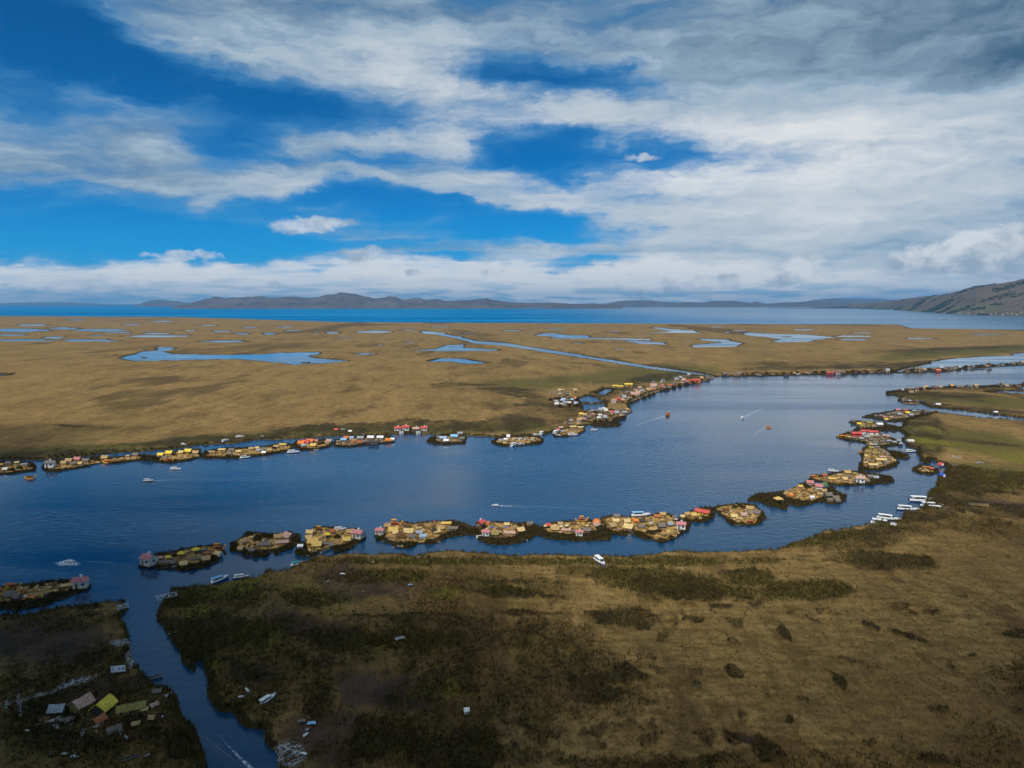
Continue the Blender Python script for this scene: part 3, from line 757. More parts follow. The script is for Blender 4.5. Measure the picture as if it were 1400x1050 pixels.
# ------------------------------------------------------------------ kinds: each builder returns [(part name, mesh, [sub-parts])], and its width in metres
def k_house(wall, roof):
    w, l, p = 5.0, 4.2, []
    a = MB(); a.box((0, 0, 0.0), (5.9, 5.1, 0.9)); a.tube([(-3.1, -2.4, .1), (3.1, -2.4, .1)], .3); a.tube([(-3.1, 2.4, .1), (3.1, 2.4, .1)], .3)
    p.append(('raft', a.mesh('raft', M_MATSIDE), []))
    a = MB(); a.gable_wall(w, l, .45, 3.5, 4.6); p.append(('wall', a.mesh('wall', C(wall)), []))
    a = MB(); a.gable_roof(w, l, 3.5, 4.6, .45, .1, n=4)
    v = MB(); v.box((0.3, 0, 5.0), (.8, .7, .8)); v.box((0.3, 0, 5.46), (1.1, 1.0, .12))
    p.append(('roof', a.mesh('roof', C(roof)), [('vent', v.mesh('vent', C('white')))]))
    a = MB(); a.box((-1.2, -l / 2 - .03, 1.5), (.95, .1, 2.0)); h = MB(); h.box((-.85, -l / 2 - .1, 1.45), (.08, .06, .2))
    p.append(('door', a.mesh('door', M_DOOR), [('handle', h.mesh('handle', M_METAL))]))
    for (x, y, s) in ((1.1, -l / 2, 0), (-w / 2, 0.2, 1), (w / 2, 0.2, 1)):
        a, g = MB(), MB()
        if s:
            a.box((x + math.copysign(.03, x), y, 2.3), (.1, 1.5, 1.1)); g.box((x + math.copysign(.07, x), y, 2.3), (.06, 1.25, .85))
        else:
            a.box((x, y - .03, 2.2), (1.6, .1, 1.1)); g.box((x, y - .07, 2.2), (1.35, .06, .85))
        p.append(('window', a.mesh('window', C('white')), [('pane', g.mesh('pane', M_GLASS))]))
    return p, 5.6
def k_hut(col, wallcol='tan', steep=1.0):
    w, l, p = 4.4, 3.8, []
    a = MB(); a.gable_wall(w, l, 0, 1.7, 1.7 + 1.5 * steep); p.append(('wall', a.mesh('wall', M_THATCH.get(wallcol) or C(wallcol)), []))
    a = MB(); a.gable_roof(w, l, 1.7, 1.7 + 1.5 * steep, .4, .24, n=5, jit=.07, sag=.16, seed=3); p.append(('roof', a.mesh('roof', M_THATCH.get(col) or C(col)), []))
    a = MB(); a.box((w / 2 + .03, 0, .85), (.09, .9, 1.6)); p.append(('door', a.mesh('door', M_DOOR), []))
    a = MB(); a.box((-.8, -l / 2 - .03, 1.1), (.7, .09, .6)); p.append(('window', a.mesh('window', M_GLASS), []))
    return p, 5.0
def k_longhut(col, wallcol='tan'):
    w, l, p = 9.0, 4.2, []
    a = MB(); a.gable_wall(w, l, 0, 2.1, 3.4); p.append(('wall', a.mesh('wall', M_THATCH.get(wallcol) or C(wallcol)), []))
    a = MB(); a.gable_roof(w, l, 2.1, 3.4, .4, .2, n=8, jit=.05, sag=.1, seed=5); p.append(('roof', a.mesh('roof', M_THATCH.get(col) or C(col)), []))
    for x in (-3, 0, 3):
        a = MB(); a.box((x, -l / 2 - .03, 1.25), (1.1, .09, .8)); p.append(('window', a.mesh('window', M_GLASS), []))
    a = MB(); a.box((1.5, -l / 2 - .03, 1.0), (.9, .09, 1.9)); p.append(('door', a.mesh('door', M_DOOR), []))
    return p, 9.8
def k_small(col, wallcol='tan', kind=0):
    """a hut too far away to show its parts: one mesh, two materials"""
    a = MB()
    w, l, h, r = ((4.4, 3.8, 2.0, 3.3), (6.2, 3.6, 2.2, 3.0), (3.6, 3.6, 2.6, 4.4))[kind]
    a.gable_wall(w, l, 0, h, r, 0)
    a.gable_roof(w, l, h, r, .35, .2, 1, n=3, jit=.05, seed=7)
    a.box((0.6, -l / 2 - .03, 1.0), (.9, .08, 1.8), 2)
    return [(None, a.mesh('hut', [M_THATCH.get(wallcol) or C(wallcol), M_THATCH.get(col) or C(col), M_GLASS]), [])], w + .7
def hull_loft(L, B, D, stations=9, flare=0.75, bow=2.0, sheer=0.35, m_low=1, inside=None):
    a = MB()
    rows = []
    for i in range(stations):
        t = i / (stations - 1)
        x = -L / 2 + L * t
        b = B / 2 * (1 - max(0, (t - .45) / .55) ** bow) * (0.88 + 0.12 * min(t * 4, 1)) + 0.02
        top = D * (0.72 + sheer * t * t * 1.6)
        rows.append([(x, -b, top), (x, -b * (.96), top * .45 + .05), (x, -b * flare, .02), (x - (.4 if t > .95 else 0), 0, -.28), (x, b * flare, .02), (x, b * .96, top * .45 + .05), (x, b, top)])
    n = 7
    vs = [p for r in rows for p in r]
    fs, ms = [], []
    for i in range(stations - 1):
        for k in range(n - 1):
            fs.append((i * n + k, (i + 1) * n + k, (i + 1) * n + k + 1, i * n + k + 1)); ms.append(m_low if k in (1, 2, 3, 4) else 0)
    fs.append(tuple(range(n))); ms.append(0)
    base = len(a.v)
    a.v += vs
    a.f += fs
    a.m += ms
    return a, rows
def k_launch(stripe='blue', roof='white', hullcol='white'):
    L, B, p = 11.0, 3.0, []
    a, rows = hull_loft(L, B, 1.35)
    for i in range(len(rows) - 1):
        a.add([rows[i][0], rows[i][6], rows[i + 1][6], rows[i + 1][0]], [(0, 3, 2, 1)], 0)
    p.append(('hull', a.mesh('hull', [C(hullcol), C(stripe)]), []))
    a = MB(); z0, z1 = 1.0, 2.35
    vs = []
    for (x, b, z) in ((-4.2, 1.15, z0), (2.2, 1.05, z0), (-4.2, 1.08, z1), (1.3, .95, z1)):
        vs += [(x, -b, z), (x, b, z)]
    a.add(vs, [(0, 2, 6, 4), (3, 1, 5, 7), (2, 3, 7, 6), (1, 0, 4, 5), (4, 6, 7, 5)])
    subs = []
    for s in (-1, 1):
        g = MB(); g.box((-1.55, s * 1.13, 1.8), (4.7, .06, .55)); subs.append(('side_window', g.mesh('side_window', M_GLASS)))
    p.append(('cabin', a.mesh('cabin', C('white')), subs))
    a = MB(); a.add([(2.17, -.9, 1.35), (2.17, .9, 1.35), (1.5, -.85, 2.25), (1.5, .85, 2.25), (2.1, -.9, 1.3), (2.1, .9, 1.3)], [(0, 1, 3, 2)]); a.v = [(x + .1, y, z) for x, y, z in a.v]
    p.append(('windscreen', a.mesh('windscreen', M_GLASS), []))
    a = MB(); a.box((-1.6, 0, 2.42), (6.4, 2.4, .12)); a.box((-1.2, 0, 2.56), (3.6, 1.4, .14)); p.append(('roof', a.mesh('roof', C(roof)), []))
    a = MB(); a.tube([(3.0, -.75, 1.25), (3.0, -.75, 1.85), (5.0, 0, 2.15), (3.0, .75, 1.85), (3.0, .75, 1.25)], .035, 5); p.append(('bow_rail', a.mesh('bow_rail', M_METAL), []))
    a = MB(); a.box((-5.65, 0, .8), (.5, .5, 1.0)); a.box((-5.7, 0, 1.35), (.65, .55, .35)); p.append(('outboard_motor', a.mesh('outboard_motor', C('black')), []))
    return p, 11.3
def k_dinghy(col='white'):
    p = []
    a, rows = hull_loft(5.0, 1.5, .7, 8, .7, 2.2, .4, 0)
    for i in range(len(rows) - 1):
        q0, q1 = rows[i], rows[i + 1]
        f = lambda r: [(r[0][0], r[0][1] * .82, r[0][2] - .02), (r[0][0], r[0][1] * .55, .12), (r[6][0], r[6][1] * .55, .12), (r[6][0], r[6][1] * .82, r[6][2] - .02)]
        A, Bq = f(q0), f(q1)
        a.add(A + Bq, [(0, 1, 5, 4), (1, 2, 6, 5), (2, 3, 7, 6)], 1)
        a.add([q0[0], A[0], Bq[0], q1[0], q0[6], A[3], Bq[3], q1[6]], [(0, 1, 2, 3), (4, 7, 6, 5)], 0)
    p.append(('hull', a.mesh('hull', [C(col), C('dark')]), []))
    for x in (-1.4, 0.3):
        b = MB(); b.box((x, 0, .42), (.35, 1.15, .06)); p.append(('seat', b.mesh('seat', M_WOOD), []))
    return p, 5.0
def k_reedboat(canopy='rust', hull=None, decks=1):
    p = []
    L = 12.0
    for s in (-1, 1):
        a = MB(); pts, rr = [], []
        for i in range(15):
            t = i / 14 * 2 - 1
            e = abs(t)
            z = .35 + 3.4 * max(0, e - .55) ** 1.7 / (.45 ** 1.7) * .75
            x = L / 2 * (t if e < .86 else math.copysign(.86 + (e - .86) * .35, t))
            pts.append((x, s * (1.15 - .35 * e * e), z)); rr.append(.72 * (1 - .62 * e ** 3))
        a.tube(pts, rr, 8)
        b = MB()
        for i in range(1, 14):
            q = pts[i]; d = (Vector(pts[i + 1]) - Vector(pts[i - 1])).normalized() * .06
            b.tube([Vector(q) - d, Vector(q) + d], rr[i] + .035, 8)
        p.append(('hull', a.mesh('hull', hull or M_REEDHULL, True), [('binding', b.mesh('binding', cmat('reed_binding', (0.30, 0.10, 0.02), .9, .3)))]))
    a = MB(); a.box((0, 0, .98), (6.6, 2.7, .14)); p.append(('deck', a.mesh('deck', M_THATCH['tan']), []))
    a = MB(); a.box((0, 0, 1.6), (4.6, 2.2, 1.1)); subs = []
    for s in (-1, 1):
        w = MB(); w.box((0, s * 1.11, 1.75), (3.9, .06, .55)); subs.append(('opening', w.mesh('opening', M_GLASS)))
    p.append(('cabin', a.mesh('cabin', M_REEDRED), subs))
    for x in (-2.6, 2.6):
        for y in (-1.2, 1.2):
            b = MB(); b.tube([(x, y, 1.0), (x, y, 2.9)], .07, 6); p.append(('post', b.mesh('post', M_WOOD), []))
    a = MB(); a.gable_roof(5.4, 2.6, 2.75, 3.3, .25, .16, n=4, jit=.04, seed=9); p.append(('canopy', a.mesh('canopy', M_THATCH.get(canopy) or C(canopy)), []))
    if decks > 1:
        a = MB(); a.box((0, 0, 3.75), (3.2, 2.0, .1)); a.gable_roof(3.2, 2.0, 4.9, 5.3, .2, .12, n=3)
        for x in (-1.4, 1.4):
            for y in (-.9, .9):
                a.tube([(x, y, 3.3), (x, y, 4.95)], .06, 5)
        p.append(('upper_deck', a.mesh('upper_deck', M_REEDHULL), []))
    a = MB()
    a.tube([(5.35, 0, 2.7), (5.7, 0, 3.3), (6.3, 0, 3.35), (6.75, 0, 3.15)], [.45, .55, .42, .2], 8); a.box((5.75, .35, 3.85), (.18, .18, .3)); a.box((5.75, -.35, 3.85), (.18, .18, .3))
    p.append(('prow_head', a.mesh('prow_head', cmat('puma_head', (0.66, 0.36, 0.03), .85, .3), True), []))
    return p, 12.6
def k_tent(col='bright'):
    p = []
    a = MB(); s = 1.7
    vs = [(-s, -s, 2.1), (s, -s, 2.1), (s, s, 2.1), (-s, s, 2.1), (0, 0, 3.1), (-s, -s, 1.8), (s, -s, 1.8), (s, s, 1.8), (-s, s, 1.8)]
    a.add(vs, [(0, 1, 4), (1, 2, 4), (2, 3, 4), (3, 0, 4), (0, 5, 6, 1), (1, 6, 7, 2), (2, 7, 8, 3), (3, 8, 5, 0)])
    p.append(('canopy', a.mesh('canopy', C(col)), []))
    for x in (-1.6, 1.6):
        for y in (-1.6, 1.6):
            b = MB(); b.tube([(x, y, 0), (x, y, 2.05)], .05, 5); p.append(('pole', b.mesh('pole', M_WOOD), []))
    b = MB(); b.box((0, 0, .75), (1.6, .9, .08)); b.box((-.6, 0, .37), (.1, .6, .7)); b.box((.6, 0, .37), (.1, .6, .7)); p.append(('stall_table', b.mesh('stall_table', M_WOOD), []))
    return p, 3.4
def k_parasol(col='cream'):
    p = []
    a = MB(); n = 10
    rim = [(1.5 * math.cos(2 * math.pi * k / n), 1.5 * math.sin(2 * math.pi * k / n), 1.9) for k in range(n)]
    a.add(rim + [(0, 0, 2.6)], [(k, (k + 1) % n, n) for k in range(n)])
    p.append(('canopy', a.mesh('canopy', C(col)), []))
    b = MB(); b.tube([(0, 0, 0), (0, 0, 2.55)], .05, 6); p.append(('pole', b.mesh('pole', M_WOOD), []))
    return p, 3.0
def k_dome(col='orange'):
    p, a, n, k = [], MB(), 14, 6
    vs = [(2.4 * math.cos(math.pi / 2 * j / k) * math.cos(2 * math.pi * i / n), 2.4 * math.cos(math.pi / 2 * j / k) * math.sin(2 * math.pi * i / n), 2.3 * math.sin(math.pi / 2 * j / k)) for j in range(k) for i in range(n)] + [(0, 0, 2.3)]
    fs = [(j * n + i, j * n + (i + 1) % n, (j + 1) * n + (i + 1) % n, (j + 1) * n + i) for j in range(k - 1) for i in range(n)] + [((k - 1) * n + i, (k - 1) * n + (i + 1) % n, k * n) for i in range(n)]
    a.add(vs, fs); p.append(('shell', a.mesh('shell', C(col), True), []))
    b = MB()
    for i in range(0, n, 2):
        b.tube([vs[j * n + i] if j < k else (0, 0, 2.33) for j in range(k + 1)], .05, 4)
    p.append(('rib', b.mesh('rib', C('dark')), []))
    b = MB(); b.box((0, -2.3, .75), (1.1, .3, 1.5)); p.append(('door', b.mesh('door', C('white')), []))
    return p, 4.8
def k_barrel(col='silver', wallcol='grey'):
    p, a, n = [], MB(), 9
    arc = [(-1.9 * math.cos(math.pi * i / (n - 1)), 1.5 + 1.4 * math.sin(math.pi * i / (n - 1))) for i in range(n)]
    vs = [(x, y, z) for x in (-2.4, 2.4) for y, z in arc]
    a.add(vs, [(i, n + i, n + i + 1, i + 1) for i in range(n - 1)] + [tuple(range(n)), tuple(reversed(range(n, 2 * n)))])
    p.append(('roof', a.mesh('roof', C(col)), []))
    a = MB(); a.box((0, 0, .74), (4.5, 3.5, 1.48)); p.append(('wall', a.mesh('wall', M_THATCH['grey']), []))
    a = MB(); a.box((.3, -1.78, .8), (.9, .08, 1.3)); p.append(('door', a.mesh('door', M_DOOR), []))
    return p, 4.8
def k_tower(col='brown', flag=None):
    p = []
    for x in (-.9, .9):
        for y in (-.9, .9):
            a = MB(); a.tube([(x, y, 0), (x * .8, y * .8, 5.6)], .1, 6); p.append(('post', a.mesh('post', M_WOOD), []))
    a = MB(); a.box((0, 0, 3.4), (2.3, 2.3, .14)); a.box((0, -1.1, 3.9), (2.2, .06, .5)); a.box((0, 1.1, 3.9), (2.2, .06, .5)); p.append(('platform', a.mesh('platform', M_WOOD), []))
    a = MB(); a.add([(-1.4, -1.4, 5.3), (1.4, -1.4, 5.3), (1.4, 1.4, 5.3), (-1.4, 1.4, 5.3), (0, 0, 6.9)], [(0, 1, 4), (1, 2, 4), (2, 3, 4), (3, 0, 4), (3, 2, 1, 0)]); p.append(('roof', a.mesh('roof', M_THATCH.get(col) or C(col)), []))
    a = MB(); a.tube([(-.3, -1.9, 0), (-.3, -1.15, 3.4)], .05, 4); a.tube([(.3, -1.9, 0), (.3, -1.15, 3.4)], .05, 4)
    for i in range(1, 8):
        a.tube([(-.3, -1.9 + .094 * i, .42 * i), (.3, -1.9 + .094 * i, .42 * i)], .04, 4)
    p.append(('ladder', a.mesh('ladder', M_WOOD), []))
    if flag:
        a = MB(); a.tube([(0, 0, 6.8), (0, 0, 9.2)], .05, 5); f = MB()
        f.add([(0.05 + .3 * i, .12 * math.sin(i * 1.3), z) for i in range(5) for z in (8.2, 9.1)], [(2 * i, 2 * i + 2, 2 * i + 3, 2 * i + 1) for i in range(4)])
        p.append(('flagpole', a.mesh('flagpole', M_METAL), [('flag', f.mesh('flag', C(flag)))]))
    return p, 2.8
def k_clump(dry=False):
    """a heap of standing reeds: many blades over a low mound"""
    r, a = random.Random(17 + dry), MB()
    n = 12
    ring = [(2.2 * math.cos(2 * math.pi * i / n) * r.uniform(.8, 1.1), 1.6 * math.sin(2 * math.pi * i / n) * r.uniform(.8, 1.1), 0) for i in range(n)]
    mid = [(x * .62, y * .62, 1.1 + r.uniform(-.2, .3)) for x, y, z in ring]
    a.add(ring + mid + [(0, 0, 1.6)], [(i, (i + 1) % n, n + (i + 1) % n, n + i) for i in range(n)] + [(n + i, n + (i + 1) % n, 2 * n) for i in range(n)])
    for i in range(260):
        t, q = r.uniform(0, 6.283), math.sqrt(r.random())
        x, y = 2.2 * q * math.cos(t), 1.7 * q * math.sin(t)
        z = 1.25 * (1 - q * q)
        h, w, d = r.uniform(.7, 1.6), r.uniform(.06, .16), r.uniform(0, 3.14)
        lx, ly = r.uniform(-.35, .35), r.uniform(-.35, .35)
        a.add([(x - w * math.cos(d), y - w * math.sin(d), z - .2), (x + w * math.cos(d), y + w * math.sin(d), z - .2), (x + lx, y + ly, z + h)], [(0, 1, 2)])
    return [(None, a.mesh('clump', M_DRYREED if dry else M_DARKREED), [])], 4.6
def k_bundle(col='tan'):
    a = MB()
    for i, (y, z) in enumerate(((-.5, .28), (0, .28), (.5, .28), (-.25, .72), (.25, .72))):
        a.tube([(-1.6, y, z), (-1.3, y, z), (1.3, y, z), (1.7, y, z)], [.12, .27, .27, .16], 7)
    return [(None, a.mesh('bundle', M_THATCH[col]), [])], 3.3
def k_tarp(col='blue'):
    a, r, n = MB(), random.Random(5), 6
    top = [(-1.6 + 3.2 * i / n, -1.1 + 2.2 * j / n, .55 * math.sin(math.pi * min(max(i / n, .12), .88)) * math.sin(math.pi * min(max(j / n, .15), .85)) + r.uniform(-.05, .08) + .05) for j in range(n + 1) for i in range(n + 1)]
    a.add(top, [(j * (n + 1) + i, j * (n + 1) + i + 1, (j + 1) * (n + 1) + i + 1, (j + 1) * (n + 1) + i) for j in range(n) for i in range(n)])
    rim = [j * (n + 1) for j in range(n + 1)]
    return [(None, a.mesh('tarp', C(col)), [])], 3.2
def k_panel():
    """a pale board on short legs with dark marks"""
    p, a = [], MB()
    a.box((0, 0, 1.25), (3.1, .1, 1.5)); m = MB()
    for x, w in ((-1.15, .22), (-.8, .14), (.25, .3), (.75, .12), (1.15, .2)):
        m.box((x, -.06, 1.35 - .1 * w), (w, .04, .8))
    p.append(('board', a.mesh('board', C('white')), [('marks', m.mesh('marks', C('bluegrey')))]))
    for x in (-1.3, 1.3):
        b = MB(); b.tube([(x, .1, 0), (x, .1, 1.9)], .06, 5); p.append(('post', b.mesh('post', M_WOOD), []))
    return p, 3.1
def k_jetty():
    p, a = [], MB()
    a.box((0, 0, .62), (7, 1.0, .12)); p.append(('walkway', a.mesh('walkway', M_WOOD), []))
    for x in (-3, -1, 1, 3):
        for y in (-.42, .42):
            b = MB(); b.tube([(x, y, -.6), (x, y, 1.1)], .07, 5); p.append(('pile', b.mesh('pile', M_WOOD), []))
    return p, 7.0
def k_rubble():
    a, r = MB(), random.Random(3)
    for i in range(26):
        x, y, s = r.gauss(0, .9), r.gauss(0, .6), r.uniform(.12, .4)
        a.box((x, y, s * .4), (s * r.uniform(.8, 1.6), s, s * .8), 0, r.uniform(0, 3))
    return [(None, a.mesh('rubble', C('silver')), [])], 3.0
KINDS = dict(house=k_house, hut=k_hut, longhut=k_longhut, small=k_small, launch=k_launch, dinghy=k_dinghy, reedboat=k_reedboat, tent=k_tent, parasol=k_parasol, dome=k_dome, barrel=k_barrel, tower=k_tower, clump=k_clump,
             bundle=k_bundle, tarp=k_tarp, panel=k_panel, jetty=k_jetty, rubble=k_rubble)
NAMES = dict(house=('painted_house', 'house'), hut=('reed_hut', 'hut'), longhut=('long_hut', 'hut'), small=('small_hut', 'hut'), launch=('motor_launch', 'boat'), dinghy=('rowing_boat', 'boat'), reedboat=('reed_boat', 'reed boat'),
             tent=('market_tent', 'tent'), parasol=('parasol', 'parasol'), dome=('dome_shelter', 'dome'), barrel=('arched_shelter', 'shelter'), tower=('lookout_tower', 'tower'), clump=('reed_clump', 'reeds'), bundle=('reed_bundle', 'reed bundle'),
             tarp=('tarpaulin', 'tarpaulin'), panel=('white_board', 'board'), jetty=('jetty', 'jetty'), rubble=('stone_heap', 'stones'))
_proto = {}
THINGS = []
def spawn(kind, args, x, y, z, rot, width=None, desc=None, place='', label=None, group=None, hscale=None):
    key = (kind,) + tuple(args)
    if key not in _proto:
        _proto[key] = KINDS[kind](*args)
    parts, w0 = _proto[key]
    s = (width / w0) if width else 1.0
    name, cat = NAMES[kind]
    if parts[0][0] is None:
        o = bpy.data.objects.new(name, parts[0][1])
        COL.objects.link(o)
    else:
        o = bpy.data.objects.new(name, None)
        o.empty_display_size = 0.5
        COL.objects.link(o)
        for pn, me, subs in parts:
            c = bpy.data.objects.new(pn, me)
            COL.objects.link(c)
            c.parent = o
            for sn, sme in subs:
                d = bpy.data.objects.new(sn, sme)
                COL.objects.link(d)
                d.parent = c
    o.location = (x, y, z)
    o.rotation_euler = (0, 0, R(rot))
    o.scale = (s, s, s * (hscale or 1.0))
    o['category'] = cat
    THINGS.append(dict(o=o, desc=desc, place=place, label=label, px=pixels(x, y, z), group=group))
    return o

ORD = ['first', 'second', 'third', 'fourth', 'fifth', 'sixth', 'seventh', 'eighth', 'ninth', 'tenth', 'eleventh', 'twelfth', 'thirteenth', 'fourteenth', 'fifteenth', 'sixteenth', 'seventeenth', 'eighteenth', 'nineteenth', 'twentieth',
       'twenty-first', 'twenty-second', 'twenty-third', 'twenty-fourth', 'twenty-fifth', 'twenty-sixth', 'twenty-seventh', 'twenty-eighth', 'twenty-ninth', 'thirtieth']
def write_labels():
    sets = {}
    for t in THINGS:
        if t['label']:
            t['o']['label'] = t['label']
            if t['group']:
                t['o']['group'] = t['group']
        else:
            sets.setdefault((t['desc'], t['place']), []).append(t)
    for (desc, place), ts in sets.items():
        ts.sort(key=lambda t: t['px'][0])
        for i, t in enumerate(ts):
            if len(ts) == 1:
                t['o']['label'] = desc + ' ' + place
            elif len(ts) == 2:
                t['o']['label'] = ('left' if i == 0 else 'right') + ' of the two ' + desc + 's ' + place
            elif i == len(ts) - 1:
                t['o']['label'] = 'rightmost ' + desc + ' ' + place
            elif i == 0:
                t['o']['label'] = 'leftmost ' + desc + ' ' + place
            else:
                t['o']['label'] = ORD[i] + ' ' + desc + ' from left ' + place
            if len(ts) > 1 or t['group']:
                t['o']['group'] = t['group'] or (desc + 's ' + place)

# ------------------------------------------------------------------ floating islands
def wiggle(poly, step, amp, seed):
    """edges broken up at small size"""
    out = []
    n = len(poly)
    for i in range(n):
        (ax, ay), (bx, by) = poly[i], poly[(i + 1) % n]
        L = math.hypot(bx - ax, by - ay)
        k = max(1, int(L / step))
        for j in range(k):
            t = j / k
            out.append((ax + (bx - ax) * t, ay + (by - ay) * t))
    P = np.array(out)
    dx = fbm(P[:, 0] / 3.2, P[:, 1] / 3.2, 3, seed) * amp
    dy = fbm(P[:, 0] / 3.2, P[:, 1] / 3.2, 3, seed + 9) * amp
    return [(float(a), float(b)) for a, b in zip(P[:, 0] + dx, P[:, 1] + dy)]

def inside(poly, x, y):
    c = False
    for i in range(len(poly)):
        (ax, ay), (bx, by) = poly[i], poly[i - 1]
        if (ay > y) != (by > y) and x < (bx - ax) * (y - ay) / (by - ay) + ax:
            c = not c
    return c

def slab(name, poly, z0, ztop, mat, seed, spacing, rough, origin, parent=None):
    """a reed slab with an uneven top"""
    xs, ys = [p[0] for p in poly], [p[1] for p in poly]
    pts = [Vector(p) for p in poly]
    r = random.Random(seed)
    area = (max(xs) - min(xs)) * (max(ys) - min(ys))
    sp = max(spacing, math.sqrt(area / 2500))
    yy = min(ys)
    while yy < max(ys):
        xx = min(xs)
        while xx < max(xs):
            q = (xx + r.uniform(-.4, .4) * sp, yy + r.uniform(-.4, .4) * sp)
            if inside(poly, *q):
                pts.append(Vector(q))
            xx += sp
        yy += sp
    n = len(poly)
    vo, _, fo, ov, _, _ = delaunay_2d_cdt(pts, [(i, (i + 1) % n) for i in range(n)], [list(range(n))], 1, 0.001)
    V = np.array([(v.x, v.y) for v in vo])
    hz = ztop + rough * fbm(V[:, 0] / 2.5, V[:, 1] / 2.5, 3, seed)
    edge = np.array([any(k < n for k in o) for o in ov])
    verts = [(x - origin[0], y - origin[1], float(h)) for (x, y), h in zip(V, hz)]
    faces = [tuple(f) for f in fo]
    cnt = {}
    for f in faces:
        for a, b in zip(f, f[1:] + f[:1]):
            if (b, a) in cnt:
                del cnt[(b, a)]
            else:
                cnt[(a, b)] = 1
    low = {}
    for a, b in cnt:
        for k in (a, b):
            if k not in low:
                low[k] = len(verts)
                verts.append((verts[k][0], verts[k][1], z0))
    faces += [(b, a, low[a], low[b]) for a, b in cnt]
    me = bpy.data.meshes.new(name)
    me.from_pydata(verts, [], faces)
    me.materials.append(mat)
    o = bpy.data.objects.new(name, me)
    COL.objects.link(o)
    o.parent = parent
    return o

def blades(spots, rnd, hlo, hhi, wlo, whi, per=4, lean=.35):
    V, F = [], []
    for x, y, z, k in spots:
        for i in range(per):
            d = rnd.uniform(0, 3.1416)
            h, w = rnd.uniform(hlo, hhi) * k, rnd.uniform(wlo, whi)
            bx, by = x + rnd.uniform(-.35, .35), y + rnd.uniform(-.35, .35)
            c, s = math.cos(d) * w, math.sin(d) * w
            n = len(V)
            V += [(bx - c, by - s, z - .15), (bx + c, by + s, z - .15), (bx + rnd.uniform(-lean, lean) * h, by + rnd.uniform(-lean, lean) * h, z + h)]
            F.append((n, n + 1, n + 2))
    return V, F

ISLE_N = 0
def island(label, outline, deck, grey=False, group='floating reed islands'):
    global ISLE_N
    ISLE_N += 1
    o_w = [G(px, py, .3) for px, py in outline]
    d_w = [G(px, py, .55) for px, py in deck] if deck else None
    cx, cy = sum(p[0] for p in o_w) / len(o_w), sum(p[1] for p in o_w) / len(o_w)
    D = math.hypot(cx, cy)
    st = max(1.1, D / 260)
    o_w = wiggle(o_w, st, min(.9 + D / 900, 2.2), ISLE_N)
    root = bpy.data.objects.new('floating_island', None)
    COL.objects.link(root)
    root.location = (cx, cy, 0)
    root['label'], root['category'], root['group'] = label, 'reed island', group
    slab('reed_mat', o_w, -.5, .30, M_MATSIDE, ISLE_N, st * 1.6, .16, (cx, cy), root)
    if d_w:
        d_w = wiggle(d_w, st, .7, ISLE_N + 50)
        slab('straw_deck', d_w, .1, .58, M_STRAWG if grey else M_STRAW, ISLE_N + 3, st * 1.4, .12, (cx, cy), root)
    r = random.Random(ISLE_N)
    xs, ys = [p[0] for p in o_w], [p[1] for p in o_w]
    area = 0
    spots = []
    tries = int(min((max(xs) - min(xs)) * (max(ys) - min(ys)) * (1.5 if D < 600 else .6), 9000))
    for _ in range(tries):
        x, y = r.uniform(min(xs), max(xs)), r.uniform(min(ys), max(ys))
        if inside(o_w, x, y) and not (d_w and inside(d_w, x, y)):
            if y > cy + .12 * (max(ys) - min(ys)) and d_w and r.random() < .72:
                continue                                # the lee side is kept cut short
            spots.append((x - cx, y - cy, .3, r.uniform(.5, 1.25)))
    V, F = blades(spots, r, .6, 1.5, .10, .24, 4)
    me = bpy.data.meshes.new('reed_fringe')
    me.from_pydata(V, [], F)
    me.materials.append(M_DARKREED)
    f = bpy.data.objects.new('reed_fringe', me)
    COL.objects.link(f)
    f.parent = root
    f['kind'] = 'stuff'
    if d_w:
        # loose straw, mats and small goods lying about on the deck
        dx_, dy_ = [p[0] for p in d_w], [p[1] for p in d_w]
        a = MB()
        for _ in range(int(min(260, 0.35 * (max(dx_) - min(dx_)) * (max(dy_) - min(dy_))))):
            x, y = r.uniform(min(dx_), max(dx_)), r.uniform(min(dy_), max(dy_))
            if inside(d_w, x, y):
                k, h, m = r.uniform(.25, 1.1), r.uniform(.12, .55), r.choice((0, 0, 1, 1, 2, 3, 4))
                t = r.uniform(0, 3.14)
                n = 5
                ring = [(x - cx + k * r.uniform(.6, 1.2) * math.cos(t + 6.283 * i / n), y - cy + .8 * k * r.uniform(.6, 1.2) * math.sin(t + 6.283 * i / n), .45) for i in range(n)]
                top = [((p[0] - x + cx) * .55 + x - cx, (p[1] - y + cy) * .55 + y - cy, .58 + h) for p in ring]
                a.add(ring + top, [(i, (i + 1) % n, n + (i + 1) % n, n + i) for i in range(n)] + [tuple(range(n, 2 * n))], m)
        o = bpy.data.objects.new('straw_litter', a.mesh('straw_litter', [M_THATCH['tan'], M_THATCH['brown'], M_DARKREED, M_THATCH['grey'], M_THATCH['straw']]))
        COL.objects.link(o)
        o.parent = root
        o['kind'] = 'stuff'
    return root
